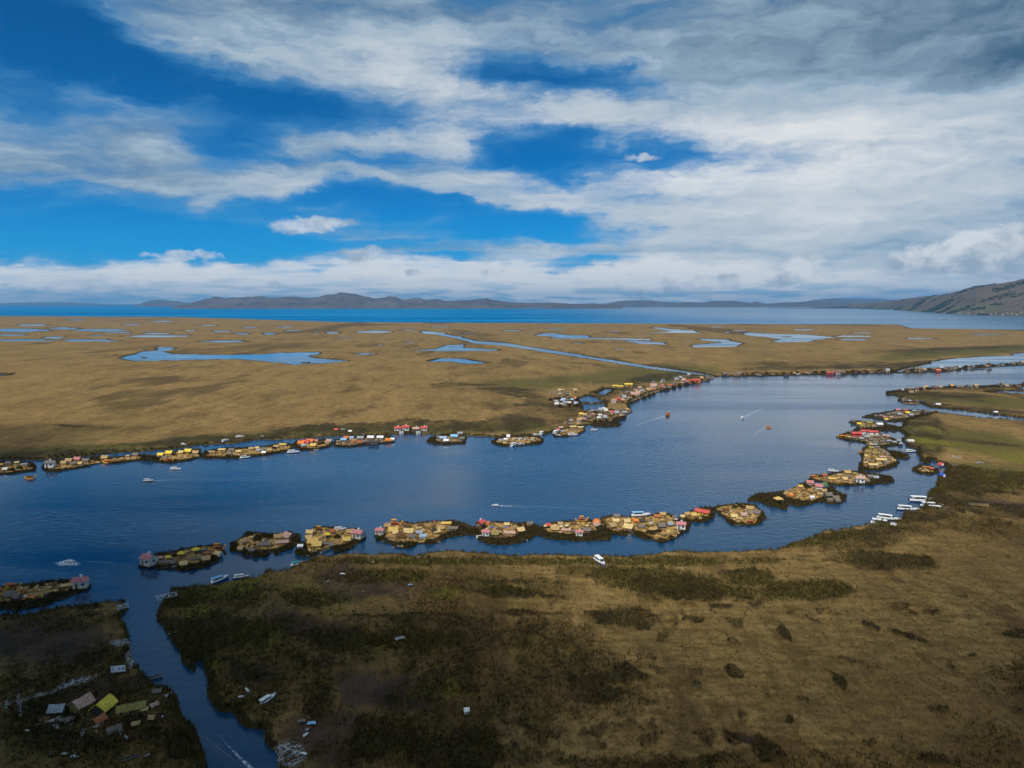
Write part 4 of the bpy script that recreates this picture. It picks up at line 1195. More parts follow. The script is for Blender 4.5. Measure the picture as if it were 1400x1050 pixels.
# ------------------------------------------------------------------ the place itself
DESC = {'house': '{} roofed painted house', 'hut': '{} thatched reed hut', 'longhut': 'long {} roofed hut', 'small': '{} roofed hut', 'launch': 'white motor launch', 'dinghy': 'small {} rowing boat', 'reedboat': 'orange reed boat with cabin',
        'tent': '{} pyramid tent', 'parasol': '{} parasol', 'dome': '{} dome shelter', 'barrel': '{} arched roof shelter', 'tower': '{} lookout tower', 'clump': 'dark reed heap', 'bundle': 'tied bundle of {} reeds', 'tarp': '{} tarpaulin',
        'panel': 'white board', 'jetty': 'wooden jetty', 'rubble': 'heap of pale stones'}
WORD = {'bright': 'bright yellow', 'lightblue': 'pale blue', 'bluegrey': 'blue-grey', 'lime': 'yellow-green', 'pinkish': 'pinkish', 'rust': 'rust red'}
LIFT = {'house': .36, 'hut': .26, 'longhut': .14, 'small': .26, 'tower': 1.0, 'dome': .2, 'barrel': .22, 'tent': .35, 'parasol': .35, 'reedboat': .10, 'launch': .06, 'clump': .12, 'panel': .3}
ON_WATER = {'launch': 0.12, 'dinghy': 0.05, 'reedboat': 0.0, 'jetty': 0.0}
def put(place, items, z=0.55, group=None):
    for it in items:
        kind, col, px, py, wpx, rot = it[:6]
        lab = it[6] if len(it) > 6 else None
        args = col if isinstance(col, tuple) else (col,)
        if kind in ('launch', 'panel', 'jetty', 'rubble') and col is None or kind == 'clump':
            args = ()
        if kind == 'reedboat' and not isinstance(col, tuple):
            args = (col,) if col else ()
        cname = args[-1] if kind == 'house' else (args[0] if args else '')
        d = DESC[kind].format(WORD.get(cname, cname))
        base_py = py + LIFT.get(kind, .08) * wpx
        zz = ON_WATER.get(kind, z)
        if len(it) > 7:
            zz = it[7]
        x, y = G(px, base_py, zz)
        spawn(kind, args, x, y, zz, rot, wpx * metres(base_py) * (1.0 if kind not in ('launch', 'reedboat', 'dinghy', 'longhut', 'jetty', 'bundle') else 1.0 / max(.45, math.sqrt(math.cos(R(rot)) ** 2 + (.32 * math.sin(R(rot))) ** 2))), d, place, lab, group)

# ---- the near row, from the left
island('dark-edged reed island running off the left picture edge', [(-60, 818), (-30, 803), (10, 800), (50, 795), (85, 793), (104, 790), (118, 799), (117, 806), (100, 813), (87, 818), (62, 828), (25, 833), (-10, 831), (-50, 832)],
       [(-50, 812), (-20, 806), (20, 804), (45, 800), (78, 796), (100, 793), (103, 800), (92, 807), (70, 810), (50, 819), (30, 820), (0, 822), (-40, 824)])
put('on the leftmost near island', [
    ('house', ('cream', 'pink'), 111, 797, 19, 18, 'cream house with pink roof at the right end of the leftmost near island', .4),
    ('reedboat', ('rust',), 18, 801, 26, -6, 'curl-ended reed boat moored behind the leftmost near island'), ('reedboat', ('orange',), -4, 808, 24, 20, 'orange reed boat cut by the left picture edge'),
    ('longhut', ('straw', 'tan'), 92, 801, 14, 22, 'low straw-roofed shelter beside the pink-roofed house of the leftmost near island'), ('tarp', 'orange', 42, 816, 12, 12, 'orange-yellow sheet lying on the front edge of the leftmost near island'),
    ('hut', 'grey', 14, 813, 13, 30), ('hut', ('grey', 'grey'), 24, 816, 11, -20), ('tarp', 'white', 34, 815, 5, 0), ('clump', None, 45, 801, 9, 0), ('clump', None, 57, 800, 8, 20), ('clump', None, 83, 797, 10, 0),
    ('clump', None, 91, 795, 8, 0), ('bundle', 'tan', 50, 806, 7, 30), ('bundle', 'straw', 67, 803, 6, -20), ('tarp', 'blue', 63, 813, 4, 0), ('small', ('rust', 'tan'), 31, 807, 6, 0), ('clump', None, 80, 812, 9, 0), ('clump', None, 70, 818, 10, 0), ('clump', None, 20, 826, 11, 0)])
island('narrow reed island with three bright yellow tents', [(198, 771), (210, 757), (240, 752), (270, 746), (303, 743), (306, 757), (300, 766), (275, 777), (252, 780), (236, 778), (215, 778)],
       [(212, 762), (240, 756), (270, 748), (300, 746), (300, 756), (285, 760), (270, 770), (250, 771), (232, 773), (214, 771)])
put('on the island with three yellow tents', [
    ('house', ('cream', 'pink'), 204, 766, 19, -24, 'cream house with red-pink roof at the left end of the island with three yellow tents', .35),
    ('tent', 'bright', 230, 763, 7.5, 10, 'flat yellow tent closest to the cream house on the three-tent island'), ('tent', 'bright', 248, 758, 9, 10, 'middle one of the three yellow tents'), ('tent', 'bright', 268, 753, 9.5, 20, 'yellow tent nearest the moored reed boat on the three-tent island'),
    ('reedboat', ('rust', None, 2), 297, 750, 22, 20, 'yellow and brown reed boat behind the right end of the three-tent island'), ('hut', ('straw', 'white'), 299, 757, 10, -20, 'white gabled hut at the right tip of the three-tent island'),
    ('longhut', ('grey', 'tan'), 223, 769, 15, 3), ('hut', ('grey', 'grey'), 236, 769, 10, 10), ('hut', ('straw', 'tan'), 251, 771, 10, 25, 'straw gabled hut on the front edge of the three-tent island'), ('small', ('pinkish', 'grey'), 220, 763, 8, 0),
    ('dinghy', 'white', 235, 775, 11, 28, 'white rowing boat nosed against the front of the three-tent island'), ('longhut', ('grey', 'tan'), 268, 764, 13, 12), ('hut', ('tan', 'tan'), 282, 764, 11, 20), ('small', ('grey', 'grey'), 280, 752, 8, 10), ('tarp', 'blue', 276, 760, 4, 0),
    ('small', ('rust', 'tan'), 284, 756, 6, 0), ('clump', None, 240, 759, 8, 0), ('clump', None, 236, 760, 7, 30), ('clump', None, 262, 776, 10, 0), ('clump', None, 283, 770, 10, 10), ('clump', None, 292, 764, 9, 0), ('bundle', 'tan', 259, 763, 6, 60), ('tower', 'tan', 258, 757, 3, 0)])
island('reed island ringed by dark reeds with a blue boat in front', [(313, 752), (316, 742), (335, 729), (352, 727), (372, 730), (395, 727), (411, 731), (412, 743), (398, 750), (378, 758), (374, 757), (372, 750), (369, 757), (361, 761), (350, 762), (337, 763), (333, 755), (324, 754)],
       [(326, 746), (330, 737), (348, 730), (372, 732), (389, 728), (400, 735), (396, 743), (380, 750), (356, 752), (341, 751), (330, 752)])
put('on the island with the blue boat', [
    ('hut', ('tan', 'straw'), 332, 740, 11, 60), ('hut', ('pinkish', 'pinkish'), 395, 733, 14, -35, 'pinkish gabled hut at the right end of the island with the blue boat'), ('hut', ('tan', 'tan'), 380, 734, 10, 12), ('longhut', ('pinkish', 'tan'), 386, 742, 17, 12), ('longhut', ('grey', 'tan'), 362, 745, 18, 8),
    ('clump', None, 352, 737, 13, 0), ('clump', None, 361, 733, 14, 30), ('clump', None, 370, 734, 12, 0), ('clump', None, 352, 734, 11, 0), ('tarp', 'blue', 364, 739, 6, 10, 'bright blue sheet among the dark reeds of the blue-boat island'),
    ('dinghy', 'blue', 343, 760, 15, 6, 'blue boat moored at the front of a reed island'), ('hut', ('grey', 'silver'), 344, 752, 8, 10), ('hut', ('tan', 'grey'), 330, 750, 9, -20), ('tarp', 'lightblue', 356, 746, 6, 0), ('tarp', 'bluegrey', 335, 737, 6, 40), ('clump', None, 320, 748, 12, 0), ('clump', None, 341, 730, 12, 0),
    ('clump', None, 397, 729, 9, 0), ('clump', None, 350, 758, 11, 0), ('clump', None, 362, 757, 11, 0), ('clump', None, 383, 751, 10, 0), ('clump', None, 395, 747, 12, 0), ('clump', None, 405, 737, 12, 0), ('bundle', 'straw', 345, 735, 6, 40), ('bundle', 'tan', 375, 739, 6, 10)])
island('round reed island with a pink-roofed house at its right end', [(404, 757), (406, 748), (415, 742), (419, 730), (430, 720), (447, 719), (478, 723), (487, 726), (497, 730), (498, 737), (491, 741), (480, 750), (467, 755), (456, 754), (452, 747), (441, 753), (428, 760), (415, 761)],
       [(419, 742), (421, 730), (431, 722), (447, 722), (475, 725), (488, 730), (480, 741), (466, 744), (452, 747), (440, 751), (428, 755), (420, 753)])
put('on the island with the pink-ended house', [
    ('house', ('cream', 'pink'), 490, 731, 15, -20, 'white house with pink roof on the right end of the round reed island'), ('launch', None, 465, 723, 17, 4, 'white launch moored behind the round reed island'), ('reedboat', ('brown', None, 2), 436, 725, 20, 4, 'brown double-deck reed boat behind the round reed island'),
    ('tent', 'bright', 447.6, 732, 8, 20, 'yellow tent in the middle of the round reed island'), ('hut', ('yellow', 'tan'), 428, 741, 14, 15), ('hut', ('yellow', 'yellow'), 433, 745, 13, 15), ('hut', ('straw', 'tan'), 421.6, 735, 9, 30), ('hut', ('straw', 'tan'), 424, 728, 10, 0),
    ('hut', ('yellow', 'tan'), 473.6, 738, 11, 15, 'yellow thatched hut near the pink-roofed house of the round reed island'), ('longhut', ('grey', 'grey'), 443, 744, 12, 12), ('hut', ('grey', 'tan'), 453, 745, 8, 20), ('dinghy', 'silver', 425, 757, 9, 70), ('dinghy', 'silver', 445, 753, 10, 60), ('small', ('white', 'silver'), 411, 747, 8, 0, 'white box hut at the left tip of the round reed island'),
    ('clump', None, 461, 734, 11, 0), ('hut', ('tan', 'tan'), 479, 727, 10, 10), ('hut', ('rust', 'tan'), 455, 726, 7, 0), ('clump', None, 485, 724, 7, 0), ('clump', None, 470, 749, 13, 0), ('clump', None, 461, 752, 11, 0), ('clump', None, 409, 755, 12, 0), ('clump', None, 418, 757, 10, 0), ('tarp', 'blue', 439, 727, 4, 0), ('bundle', 'tan', 462, 740, 6, 20), ('bundle', 'straw', 440, 734, 5, 60)])
island('long reed island with a brown flag tower', [(513, 738), (518, 728), (527, 718), (548, 712), (564, 715), (590, 712), (616, 711), (628, 713), (647, 719), (660, 722), (658, 732), (640, 731), (620, 733), (604, 738), (588, 744), (574, 742), (558, 749), (540, 748), (535, 744), (524, 741)],
       [(526, 735), (528, 722), (534, 716), (548, 714), (564, 717), (590, 714), (616, 714), (628, 719), (612, 727), (597, 735), (578, 741), (556, 741), (540, 741)])
put('on the island with the flag tower', [
    ('house', ('cream', 'pink'), 520, 727, 12, -15, 'small white house with pink roof at the left end of the flag-tower island', .35), ('reedboat', ('rust', None, 2), 539, 717, 24, 3, 'large yellow reed boat with red-brown cabin behind the flag-tower island'),
    ('tower', ('brown', 'orange'), 593, 725, 6, 0, 'brown lookout tower with an orange flag on a long reed island'), ('hut', ('yellow', 'straw'), 538, 725, 13, 5), ('hut', ('straw', 'straw'), 559, 727, 13, 0), ('longhut', ('yellow', 'tan'), 610, 716, 14, 4, 'long yellow-thatched hut at the right of the flag tower'),
    ('hut', ('brown', 'tan'), 548, 733, 12, 10), ('hut', ('tan', 'tan'), 529, 719, 9, 30), ('hut', ('grey', 'silver'), 564, 733, 9, 0), ('hut', ('silver', 'grey'), 573, 728, 9, 8), ('hut', ('bluegrey', 'white'), 578, 733, 9, 12, 'pale blue-grey roofed hut on the front of the flag-tower island'), ('hut', ('straw', 'tan'), 596, 727, 11, 45), ('longhut', ('grey', 'tan'), 619, 723, 14, 5),
    ('hut', ('tan', 'tan'), 603, 722, 9, 0), ('hut', ('brown', 'tan'), 556, 719, 9, 0), ('small', ('brown', 'tan'), 575, 718, 8, 0), ('hut', ('straw', 'tan'), 541, 729, 8, 0), ('dinghy', 'silver', 528, 740, 12, 20), ('dinghy', 'silver', 542, 746, 8, 60), ('dinghy', 'white', 549, 745, 8, 75), ('dinghy', 'silver', 578, 739, 8, 30), ('dinghy', 'tan', 597, 739, 9, 120),
    ('clump', None, 621, 717, 10, 0), ('clump', None, 632, 722, 12, 0), ('clump', None, 645, 726, 12, 0), ('clump', None, 560, 744, 13, 0), ('clump', None, 548, 743, 10, 0), ('clump', None, 586, 740, 11, 0), ('clump', None, 606, 733, 11, 0), ('clump', None, 620, 729, 11, 0), ('tarp', 'yellow', 549, 747, 4, 0), ('bundle', 'tan', 585, 719, 6, 15), ('bundle', 'straw', 571, 722, 6, 0)])
island('reed island with a bright red gabled roof at its left', [(645, 724), (660, 714), (685, 713), (710, 714), (724, 714), (735, 717), (741, 724), (732, 733), (716, 740), (700, 744), (680, 745), (666, 744), (656, 737)],
       [(652, 722), (660, 716), (690, 715), (716, 717), (709, 726), (706, 732), (690, 735), (670, 734), (658, 728)])
put('on the island with the bright red gable', [
    ('house', ('brown', 'red'), 657, 717, 13, 62, 'brown hut with a steep bright red roof on a reed island'), ('house', ('white', 'pink'), 665, 729, 11, -14, 'white house with pink roof in front of the bright red gable', .35), ('launch', 'lightblue', 656, 734, 11, 32, 'white boat beside the small white house near the bright red gable'),
    ('hut', ('lime', 'grey'), 677, 730, 10, 5), ('tarp', 'blue', 673, 721, 7, 0), ('tarp', 'blue', 692, 721, 7, 0), ('reedboat', None, 672, 716, 11, 10, 'yellow reed boat behind the bright red gable'), ('longhut', ('pinkish', 'pinkish'), 697, 729, 16, -8, 'long pinkish-roofed hut on the red-gable island'), ('hut', ('straw', 'brown'), 711, 725, 11, 30),
    ('small', ('brown', 'white'), 681, 724, 6, 0), ('hut', ('rust', 'tan'), 666, 715, 7, 0), ('hut', ('straw', 'tan'), 693, 717, 7, 0), ('dinghy', 'silver', 717, 738, 9, -40, 'grey rowing boat on the right front of the red-gable island'), ('clump', None, 710, 718, 9, 0), ('clump', None, 719, 722, 10, 0), ('clump', None, 728, 723, 13, 0), ('clump', None, 722, 731, 13, 0), ('clump', None, 706, 738, 12, 0),
    ('clump', None, 690, 740, 12, 0), ('clump', None, 676, 740, 12, 0), ('clump', None, 684, 731, 8, 0), ('bundle', 'tan', 700, 722, 6, 0), ('hut', ('grey', 'tan'), 724, 716, 8, 20), ('tower', ('tan',), 682, 722, 3, 0)])
island('reed island with an orange dome and a pink-roofed house over the water', [(733, 731), (738, 718), (754, 714), (781, 711), (806, 711), (822, 710), (830, 714), (836, 728), (835, 738), (808, 739), (779, 739), (754, 737), (742, 734)],
       [(744, 724), (750, 717), (781, 714), (806, 714), (826, 715), (824, 722), (806, 727), (790, 730), (765, 729), (750, 727)])
put('on the island with the orange dome', [
    ('dome', 'orange', 816, 712, 12, 0, 'bright orange dome shelter on a reed island'), ('house', ('white', 'pink'), 792, 729, 10, -5, 'white house with pink roof standing over water in front of the orange dome', .3), ('reedboat', ('rust', None, 2), 795, 711, 19, 4, 'brown reed boat with yellow hulls behind the orange-dome island'),
    ('hut', ('tan', 'tan'), 759, 723, 12, -8), ('longhut', ('pinkish', 'tan'), 774, 725, 13, -5), ('hut', ('grey', 'tan'), 802, 725, 10, 5), ('hut', ('pinkish', 'tan'), 814, 718, 11, 40), ('tent', 'red', 750, 719, 8, 10, 'red sheet roof near the left end of the orange-dome island'), ('tower', 'straw', 745.5, 723, 4.5, 0), ('parasol', 'cream', 767, 721, 6, 0), ('parasol', 'cream', 775, 720, 6, 0), ('parasol', 'straw', 759, 719, 5, 0),
    ('hut', ('brown', 'tan'), 784, 716, 8, 0), ('tarp', 'blue', 784, 726, 4, 0), ('clump', None, 822, 722, 14, 0), ('clump', None, 826, 728, 15, 0), ('clump', None, 817, 731, 14, 0), ('clump', None, 806, 734, 12, 0), ('clump', None, 770, 734, 13, 0), ('clump', None, 757, 731, 12, 0), ('clump', None, 745, 729, 11, 0), ('clump', None, 782, 733, 11, 0), ('bundle', 'tan', 770, 718, 6, 0), ('hut', ('tan', 'tan'), 766, 716, 7, 0)])
island('widest reed island of the near row with a long white launch behind', [(820, 708), (840, 703), (859, 706), (886, 703), (914, 701), (922, 705), (930, 712), (944, 716), (942, 724), (930, 731), (918, 738), (909, 741), (895, 739), (880, 736), (868, 731), (854, 732), (838, 730), (830, 724)],
       [(824, 710), (840, 706), (859, 708), (886, 706), (914, 704), (920, 710), (926, 716), (932, 724), (925, 733), (912, 738), (898, 737), (886, 731), (877, 726), (858, 726), (840, 727), (832, 722)])
put('on the widest near island', [
    ('launch', ('blue', 'lightblue'), 876, 704, 28, 6, 'long white launch with pale blue roof moored behind the widest near island'), ('house', ('white', 'pink'), 931, 719, 13, -12, 'white house with pink roof at the right end of the widest near island', .35), ('hut', ('orange', 'yellow'), 868, 712, 7, 20, 'orange-roofed hut in the middle of the widest near island'), ('hut', ('grey', 'tan'), 843, 706, 9, 0),
    ('hut', ('straw', 'tan'), 857, 713, 9, 8), ('hut', ('dark', 'brown'), 878, 712, 8, 0, 'dark-roofed hut beside the orange-roofed hut on the widest near island'), ('hut', ('straw', 'pinkish'), 860, 721, 13, -30), ('hut', ('tan', 'tan'), 836, 719, 11, 40), ('hut', ('straw', 'straw'), 842, 712, 9, 0), ('hut', ('grey', 'grey'), 904, 719, 10, 10), ('hut', ('silver', 'grey'), 915, 717, 9, 30),
    ('tarp', 'lightblue', 890, 714, 6, 20), ('tarp', 'blue', 844, 723, 5, 0), ('hut', ('rust', 'tan'), 898, 706, 8, 0), ('hut', ('tan', 'tan'), 906, 703, 8, 0), ('hut', ('grey', 'tan'), 877, 720, 8, 0), ('longhut', ('tan', 'tan'), 893, 724, 12, -8), ('dinghy', 'silver', 863, 730, 8, 60, 'grey rowing boat on the front edge of the widest near island'), ('clump', None, 888, 728, 10, 0), ('clump', None, 900, 726, 10, 0), ('clump', None, 893, 729, 11, 0),
    ('clump', None, 938, 722, 9, 0), ('clump', None, 852, 728, 10, 0), ('clump', None, 872, 728, 9, 0), ('clump', None, 904, 739, 11, 0), ('clump', None, 918, 735, 10, 0), ('clump', None, 840, 728, 9, 0), ('bundle', 'tan', 850, 711, 6, 0), ('bundle', 'straw', 905, 711, 6, 30), ('bundle', 'tan', 885, 709, 6, -10), ('parasol', 'cream', 924, 711, 5, 0), ('small', ('grey', 'tan'), 922, 707, 6, 0)])
island('small reed islet with a long yellow house under a red roof', [(926, 710), (932, 703), (948, 697), (960, 693), (972, 692), (978, 697), (977, 706), (966, 713), (946, 714), (932, 713)], [(930, 708), (948, 699), (958, 696), (962, 703), (958, 709), (940, 710)])
put('on the islet with the long yellow house', [
    ('longhut', ('red', 'bright'), 961, 701, 17, -38, 'long yellow house with a red roof on a small islet'), ('hut', ('tan', 'tan'), 939, 703, 8, 20), ('hut', ('yellow', 'tan'), 948, 704, 8, 10), ('hut', ('straw', 'tan'), 933, 706, 6, 0), ('clump', None, 972, 706, 10, 0), ('clump', None, 966, 710, 10, 0), ('clump', None, 973, 696, 7, 0), ('clump', None, 938, 710, 9, 0), ('clump', None, 952, 711, 9, 0), ('dinghy', 'dark', 951, 697, 7, 20)])
island('reed island with a wooden jetty at its right tip', [(973, 695), (980, 691), (998, 689), (1014, 687), (1034, 690), (1044, 700), (1047, 708), (1036, 716), (1022, 718), (1007, 719), (996, 714), (988, 706)], [(979, 695), (998, 691), (1014, 690), (1032, 694), (1040, 704), (1030, 712), (1010, 715), (998, 711), (990, 704)])
put('on the island with the jetty', [
    ('reedboat', ('rust',), 1025, 714, 19, 8, 'brown and yellow reed boat moored in front of the jetty island'), ('jetty', None, 1050, 708, 9, -5, 'thin wooden jetty reaching right from a reed island'), ('hut', ('tan', 'straw'), 1025, 695, 9, -20), ('hut', ('straw', 'tan'), 1003, 706, 9, 0), ('hut', ('brown', 'tan'), 992, 697, 8, 0), ('hut', ('pinkish', 'tan'), 1016, 704, 9, 10), ('hut', ('grey', 'tan'), 1035, 701, 10, -30), ('hut', ('grey', 'grey'), 1022, 702, 8, 0),
    ('clump', None, 1005, 693, 9, 0), ('clump', None, 1012, 692, 9, 0), ('clump', None, 1017, 694, 8, 0), ('dinghy', 'silver', 1010, 718, 8, 25, 'grey rowing boat at the front of the jetty island'), ('clump', None, 1040, 711, 8, 0), ('clump', None, 1000, 712, 8, 0), ('clump', None, 984, 700, 7, 0), ('hut', ('tan', 'tan'), 1009, 709, 7, 0), ('bundle', 'straw', 999, 699, 5, 0)])
island('long dark reed island with two pink roofs', [(1022, 684), (1032, 675), (1050, 673), (1073, 671), (1090, 664), (1101, 659), (1120, 664), (1142, 670), (1158, 677), (1155, 684), (1142, 689), (1117, 686), (1103, 691), (1091, 692), (1078, 690), (1076, 697), (1053, 692), (1037, 686)], [(1070, 674), (1091, 664), (1106, 664), (1122, 668), (1130, 676), (1112, 684), (1095, 684), (1080, 681)])
put('on the island with two pink roofs', [
    ('hut', ('pink', 'cream'), 1107, 660, 9, -15, 'pink-roofed hut at the back of the long dark reed island'), ('hut', ('pink', 'white'), 1119, 665, 10, -15, 'pink-roofed hut in front of the other on the long dark reed island'), ('hut', ('green', 'tan'), 1127, 662, 6, 0, 'green-roofed hut beside two pink roofs'), ('tent', 'yellow', 1064, 684, 10, 10, 'yellow canopy standing in dark reeds at the left of the long dark island'), ('clump', None, 1105, 666, 9, 0), ('clump', None, 1101, 664, 9, 0), ('clump', None, 1137, 668, 11, 0),
    ('clump', None, 1133, 662, 8, 0), ('clump', None, 1046, 680, 12, 0), ('clump', None, 1058, 689, 12, 0), ('clump', None, 1089, 686, 11, 0), ('clump', None, 1096, 688, 10, 0), ('clump', None, 1035, 681, 10, 0), ('clump', None, 1072, 691, 10, 0), ('hut', ('grey', 'grey'), 1132, 677, 10, 10), ('hut', ('grey', 'tan'), 1142, 681, 9, 10), ('small', ('white', 'white'), 1110, 680, 6, 0), ('hut', ('tan', 'tan'), 1126, 671, 7, 0), ('hut', ('orange', 'tan'), 1081, 677, 6, 0),
    ('hut', ('yellow', 'tan'), 1094, 665, 6, 0), ('small', ('grey', 'grey'), 1145, 685, 7, 0), ('bundle', 'tan', 1098, 674, 6, 0), ('small', ('tan', 'tan'), 1120, 676, 7, 0), ('small', ('grey', 'tan'), 1134, 684, 7, 0)])
island('reed island with a white house reflected in the water', [(1104, 655), (1112, 650), (1138, 647), (1158, 643), (1176, 644), (1199, 648), (1222, 653), (1223, 658), (1210, 661), (1196, 661), (1180, 663), (1146, 664), (1126, 659)], [(1112, 654), (1140, 649), (1158, 646), (1180, 648), (1190, 655), (1168, 661), (1146, 662), (1124, 657)])
put('on the island with the reflected white house', [
    ('house', ('white', 'pinkish'), 1175.5, 656, 12, -15, 'white house mirrored in the water at the front of a reed island', .35), ('reedboat', ('orange',), 1112, 652, 13, 0, 'orange reed boat at the left tip of the reflected-house island'), ('launch', None, 1139, 644, 13, -25, 'white launch moored behind the island with the reflected white house'), ('longhut', ('yellow', 'tan'), 1137, 655, 11, 0, 'yellow thatched long hut on the reflected-house island'), ('hut', ('tan', 'tan'), 1158, 646, 9, 0),
    ('hut', ('straw', 'tan'), 1154, 655, 8, 20), ('hut', ('grey', 'grey'), 1189, 652, 8, 0), ('hut', ('silver', 'grey'), 1197, 653, 7, 0), ('hut', ('grey', 'tan'), 1185, 658, 7, 20), ('small', ('tan', 'tan'), 1147, 650, 6, 0), ('small', ('rust', 'tan'), 1127, 650, 6, 0), ('small', ('lime', 'tan'), 1168, 648, 6, 0), ('clump', None, 1205, 652, 10, 0), ('clump', None, 1213, 655, 10, 0), ('clump', None, 1192, 661, 8, 0), ('clump', None, 1158, 662, 8, 0), ('clump', None, 1178, 645, 8, 0), ('small', ('grey', 'tan'), 1160, 652, 6, 0)])
island('rounded reed island crowded with olive-thatched huts', [(1174, 641), (1178, 630), (1177, 620), (1180, 611), (1192, 608), (1206, 610), (1219, 617), (1229, 632), (1225, 637), (1206, 643), (1187, 643)], [(1180, 637), (1181, 626), (1182, 614), (1194, 611), (1208, 614), (1219, 624), (1224, 631), (1208, 638), (1190, 640)])
rr = random.Random(4)
put('on the rounded crowded island', [('reedboat', ('orange',), 1176, 618, 8, 10, 'orange reed boat at the left of the rounded crowded island')] + [
    ('small', (c, 'tan', k), x, y, w, r) for c, k, x, y, w, r in (('lime', 0, 1191, 613, 7, 0), ('tower' and 'tan', 2, 1190, 609, 5, 0), ('lime', 1, 1197, 620, 10, 0), ('grey', 0, 1203, 616, 6, 10), ('grey', 1, 1209, 619, 9, -15), ('pinkish', 1, 1206, 625, 9, 0), ('grey', 0, 1213, 622, 6, 0), ('straw', 1, 1204, 629, 14, -8),
                                                              ('grey', 1, 1188, 630, 8, 0), ('straw', 1, 1193, 636, 13, 0), ('tan', 0, 1183, 633, 6, 0), ('grey', 0, 1211, 634, 7, 0), ('tan', 0, 1221, 630, 6, 0), ('straw', 0, 1184, 624, 5, 0), ('grey', 0, 1199, 612, 6, 0), ('tan', 1, 1201, 634, 8, 10), ('grey', 0, 1216, 628, 6, 0), ('lime', 0, 1185, 618, 6, 0))])
island('dark reed spit with a white boat at its tip', [(1213, 618), (1222, 616), (1236, 619), (1243, 623), (1240, 628), (1228, 627), (1217, 624)], None)
put('on the dark spit', [('dinghy', 'white', 1238, 625, 8, 10, 'white rowing boat beached on the dark reed spit')])
island('reed island with two long red roofs', [(1143, 597), (1152, 593), (1162, 589), (1180, 588), (1200, 590), (1214, 596), (1228, 603), (1234, 608), (1222, 609), (1206, 612), (1188, 608), (1172, 603), (1158, 602)], [(1152, 596), (1166, 592), (1200, 592), (1216, 599), (1226, 605), (1206, 609), (1180, 603), (1160, 600)], True)
put('on the island with two long red roofs', [
    ('reedboat', ('orange',), 1151, 597, 14, 0, 'orange-red reed boat at the left tip of the long-red-roof island'), ('tower', 'grey', 1162, 594, 4, 0), ('small', ('red', 'red', 1), 1170, 593, 14, 0, 'red-roofed shed nearer the orange boat on the long-red-roof island'), ('small', ('red', 'white', 1), 1182, 590, 13, 0, 'first half of the longer red roof on the long-red-roof island'), ('small', ('red', 'white', 1), 1193, 591, 13, 0, 'right half of the longer red roof on the long-red-roof island'),
    ('barrel', 'silver', 1184, 598, 8, 0), ('barrel', 'silver', 1222, 605, 6, 0)] + [('small', (c, 'grey', k), x, y, w, r) for c, k, x, y, w, r in (('grey', 1, 1168, 599, 7, 0), ('silver', 0, 1177, 600, 6, 0), ('grey', 0, 1190, 602, 6, 0), ('grey', 1, 1200, 597, 8, 0), ('pinkish', 0, 1208, 596, 5, 0), ('pinkish', 0, 1213, 597, 5, 0),
                                                              ('silver', 1, 1214, 603, 8, 20), ('grey', 0, 1205, 604, 6, 0), ('silver', 0, 1228, 603, 5, 0), ('silver', 0, 1231, 607, 5, 0), ('grey', 0, 1196, 606, 6, 0), ('tan', 0, 1161, 598, 5, 0), ('silver', 1, 1194, 608, 9, 0), ('grey', 0, 1187, 608, 6, 0))])
island('dark reed island with mixed small huts behind the long red roofs', [(1160, 577), (1168, 574), (1190, 576), (1212, 579), (1232, 584), (1228, 589), (1204, 589), (1184, 590), (1166, 588), (1176, 583)], [(1170, 577), (1190, 578), (1206, 582), (1190, 585), (1176, 583)], True)
put('behind the long red roofs', [('small', ('bright', 'tan'), 1174, 580, 6, 0), ('small', ('lime', 'tan'), 1188, 579, 8, 0), ('barrel', 'white', 1202, 581, 8, 0), ('small', ('grey', 'tan'), 1180, 577, 6, 0), ('small', ('lime', 'tan'), 1178, 583, 7, 0), ('small', ('grey', 'grey'), 1167, 576, 6, 0), ('clump', None, 1212, 586, 8, 0), ('clump', None, 1222, 586, 8, 0), ('clump', None, 1198, 587, 8, 0), ('clump', None, 1185, 588, 8, 0)])
island('reed spit with red roofs beside a line of pier posts', [(1176, 570), (1190, 566), (1206, 564), (1224, 560), (1244, 560), (1262, 560), (1284, 562), (1262, 571), (1244, 574), (1222, 577), (1204, 573)], [(1200, 569), (1224, 562), (1244, 562), (1260, 565), (1240, 571), (1216, 574)], True)
put('on the spit by the pier posts', [('small', (c, 'grey', k), x, y, w, r) for c, k, x, y, w, r in (('pink', 0, 1227, 561, 6, 0), ('red', 1, 1237, 561, 7, 0), ('bright', 0, 1240, 565, 6, 0), ('pink', 0, 1209, 571, 5, 0), ('bright', 0, 1211, 574, 5, 0), ('silver', 1, 1250, 562, 7, 0), ('grey', 0, 1256, 563, 5, 0), ('grey', 0, 1221, 566, 6, 0), ('silver', 0, 1229, 567, 6, 0),
                                   ('grey', 0, 1204, 569, 6, 0), ('grey', 0, 1214, 567, 5, 0), ('tan', 0, 1218, 571, 5, 0), ('silver', 0, 1245, 568, 6, 0), ('grey', 0, 1197, 569, 5, 0), ('grey', 1, 1266, 563, 8, 0), ('grey', 0, 1273, 563, 5, 0))] + [('dinghy', 'red', 1256, 573, 8, 0, 'red boat drawn up on the spit by the pier posts'), ('tarp', 'blue', 1260.5, 571.5, 4, 0)])
island('little round reed islet beside the red and blue domes', [(1248, 639), (1258, 635), (1272, 637), (1282, 641), (1284, 646), (1274, 649), (1256, 647), (1249, 644)], [(1254, 641), (1264, 638), (1276, 641), (1276, 645), (1258, 645)])
put('on the little round islet', [('small', ('rust', 'tan', 1), 1266, 639, 9, -10), ('small', ('rust', 'brown'), 1273, 641, 6, 0), ('tower', 'tan', 1262, 640, 2, 0)])
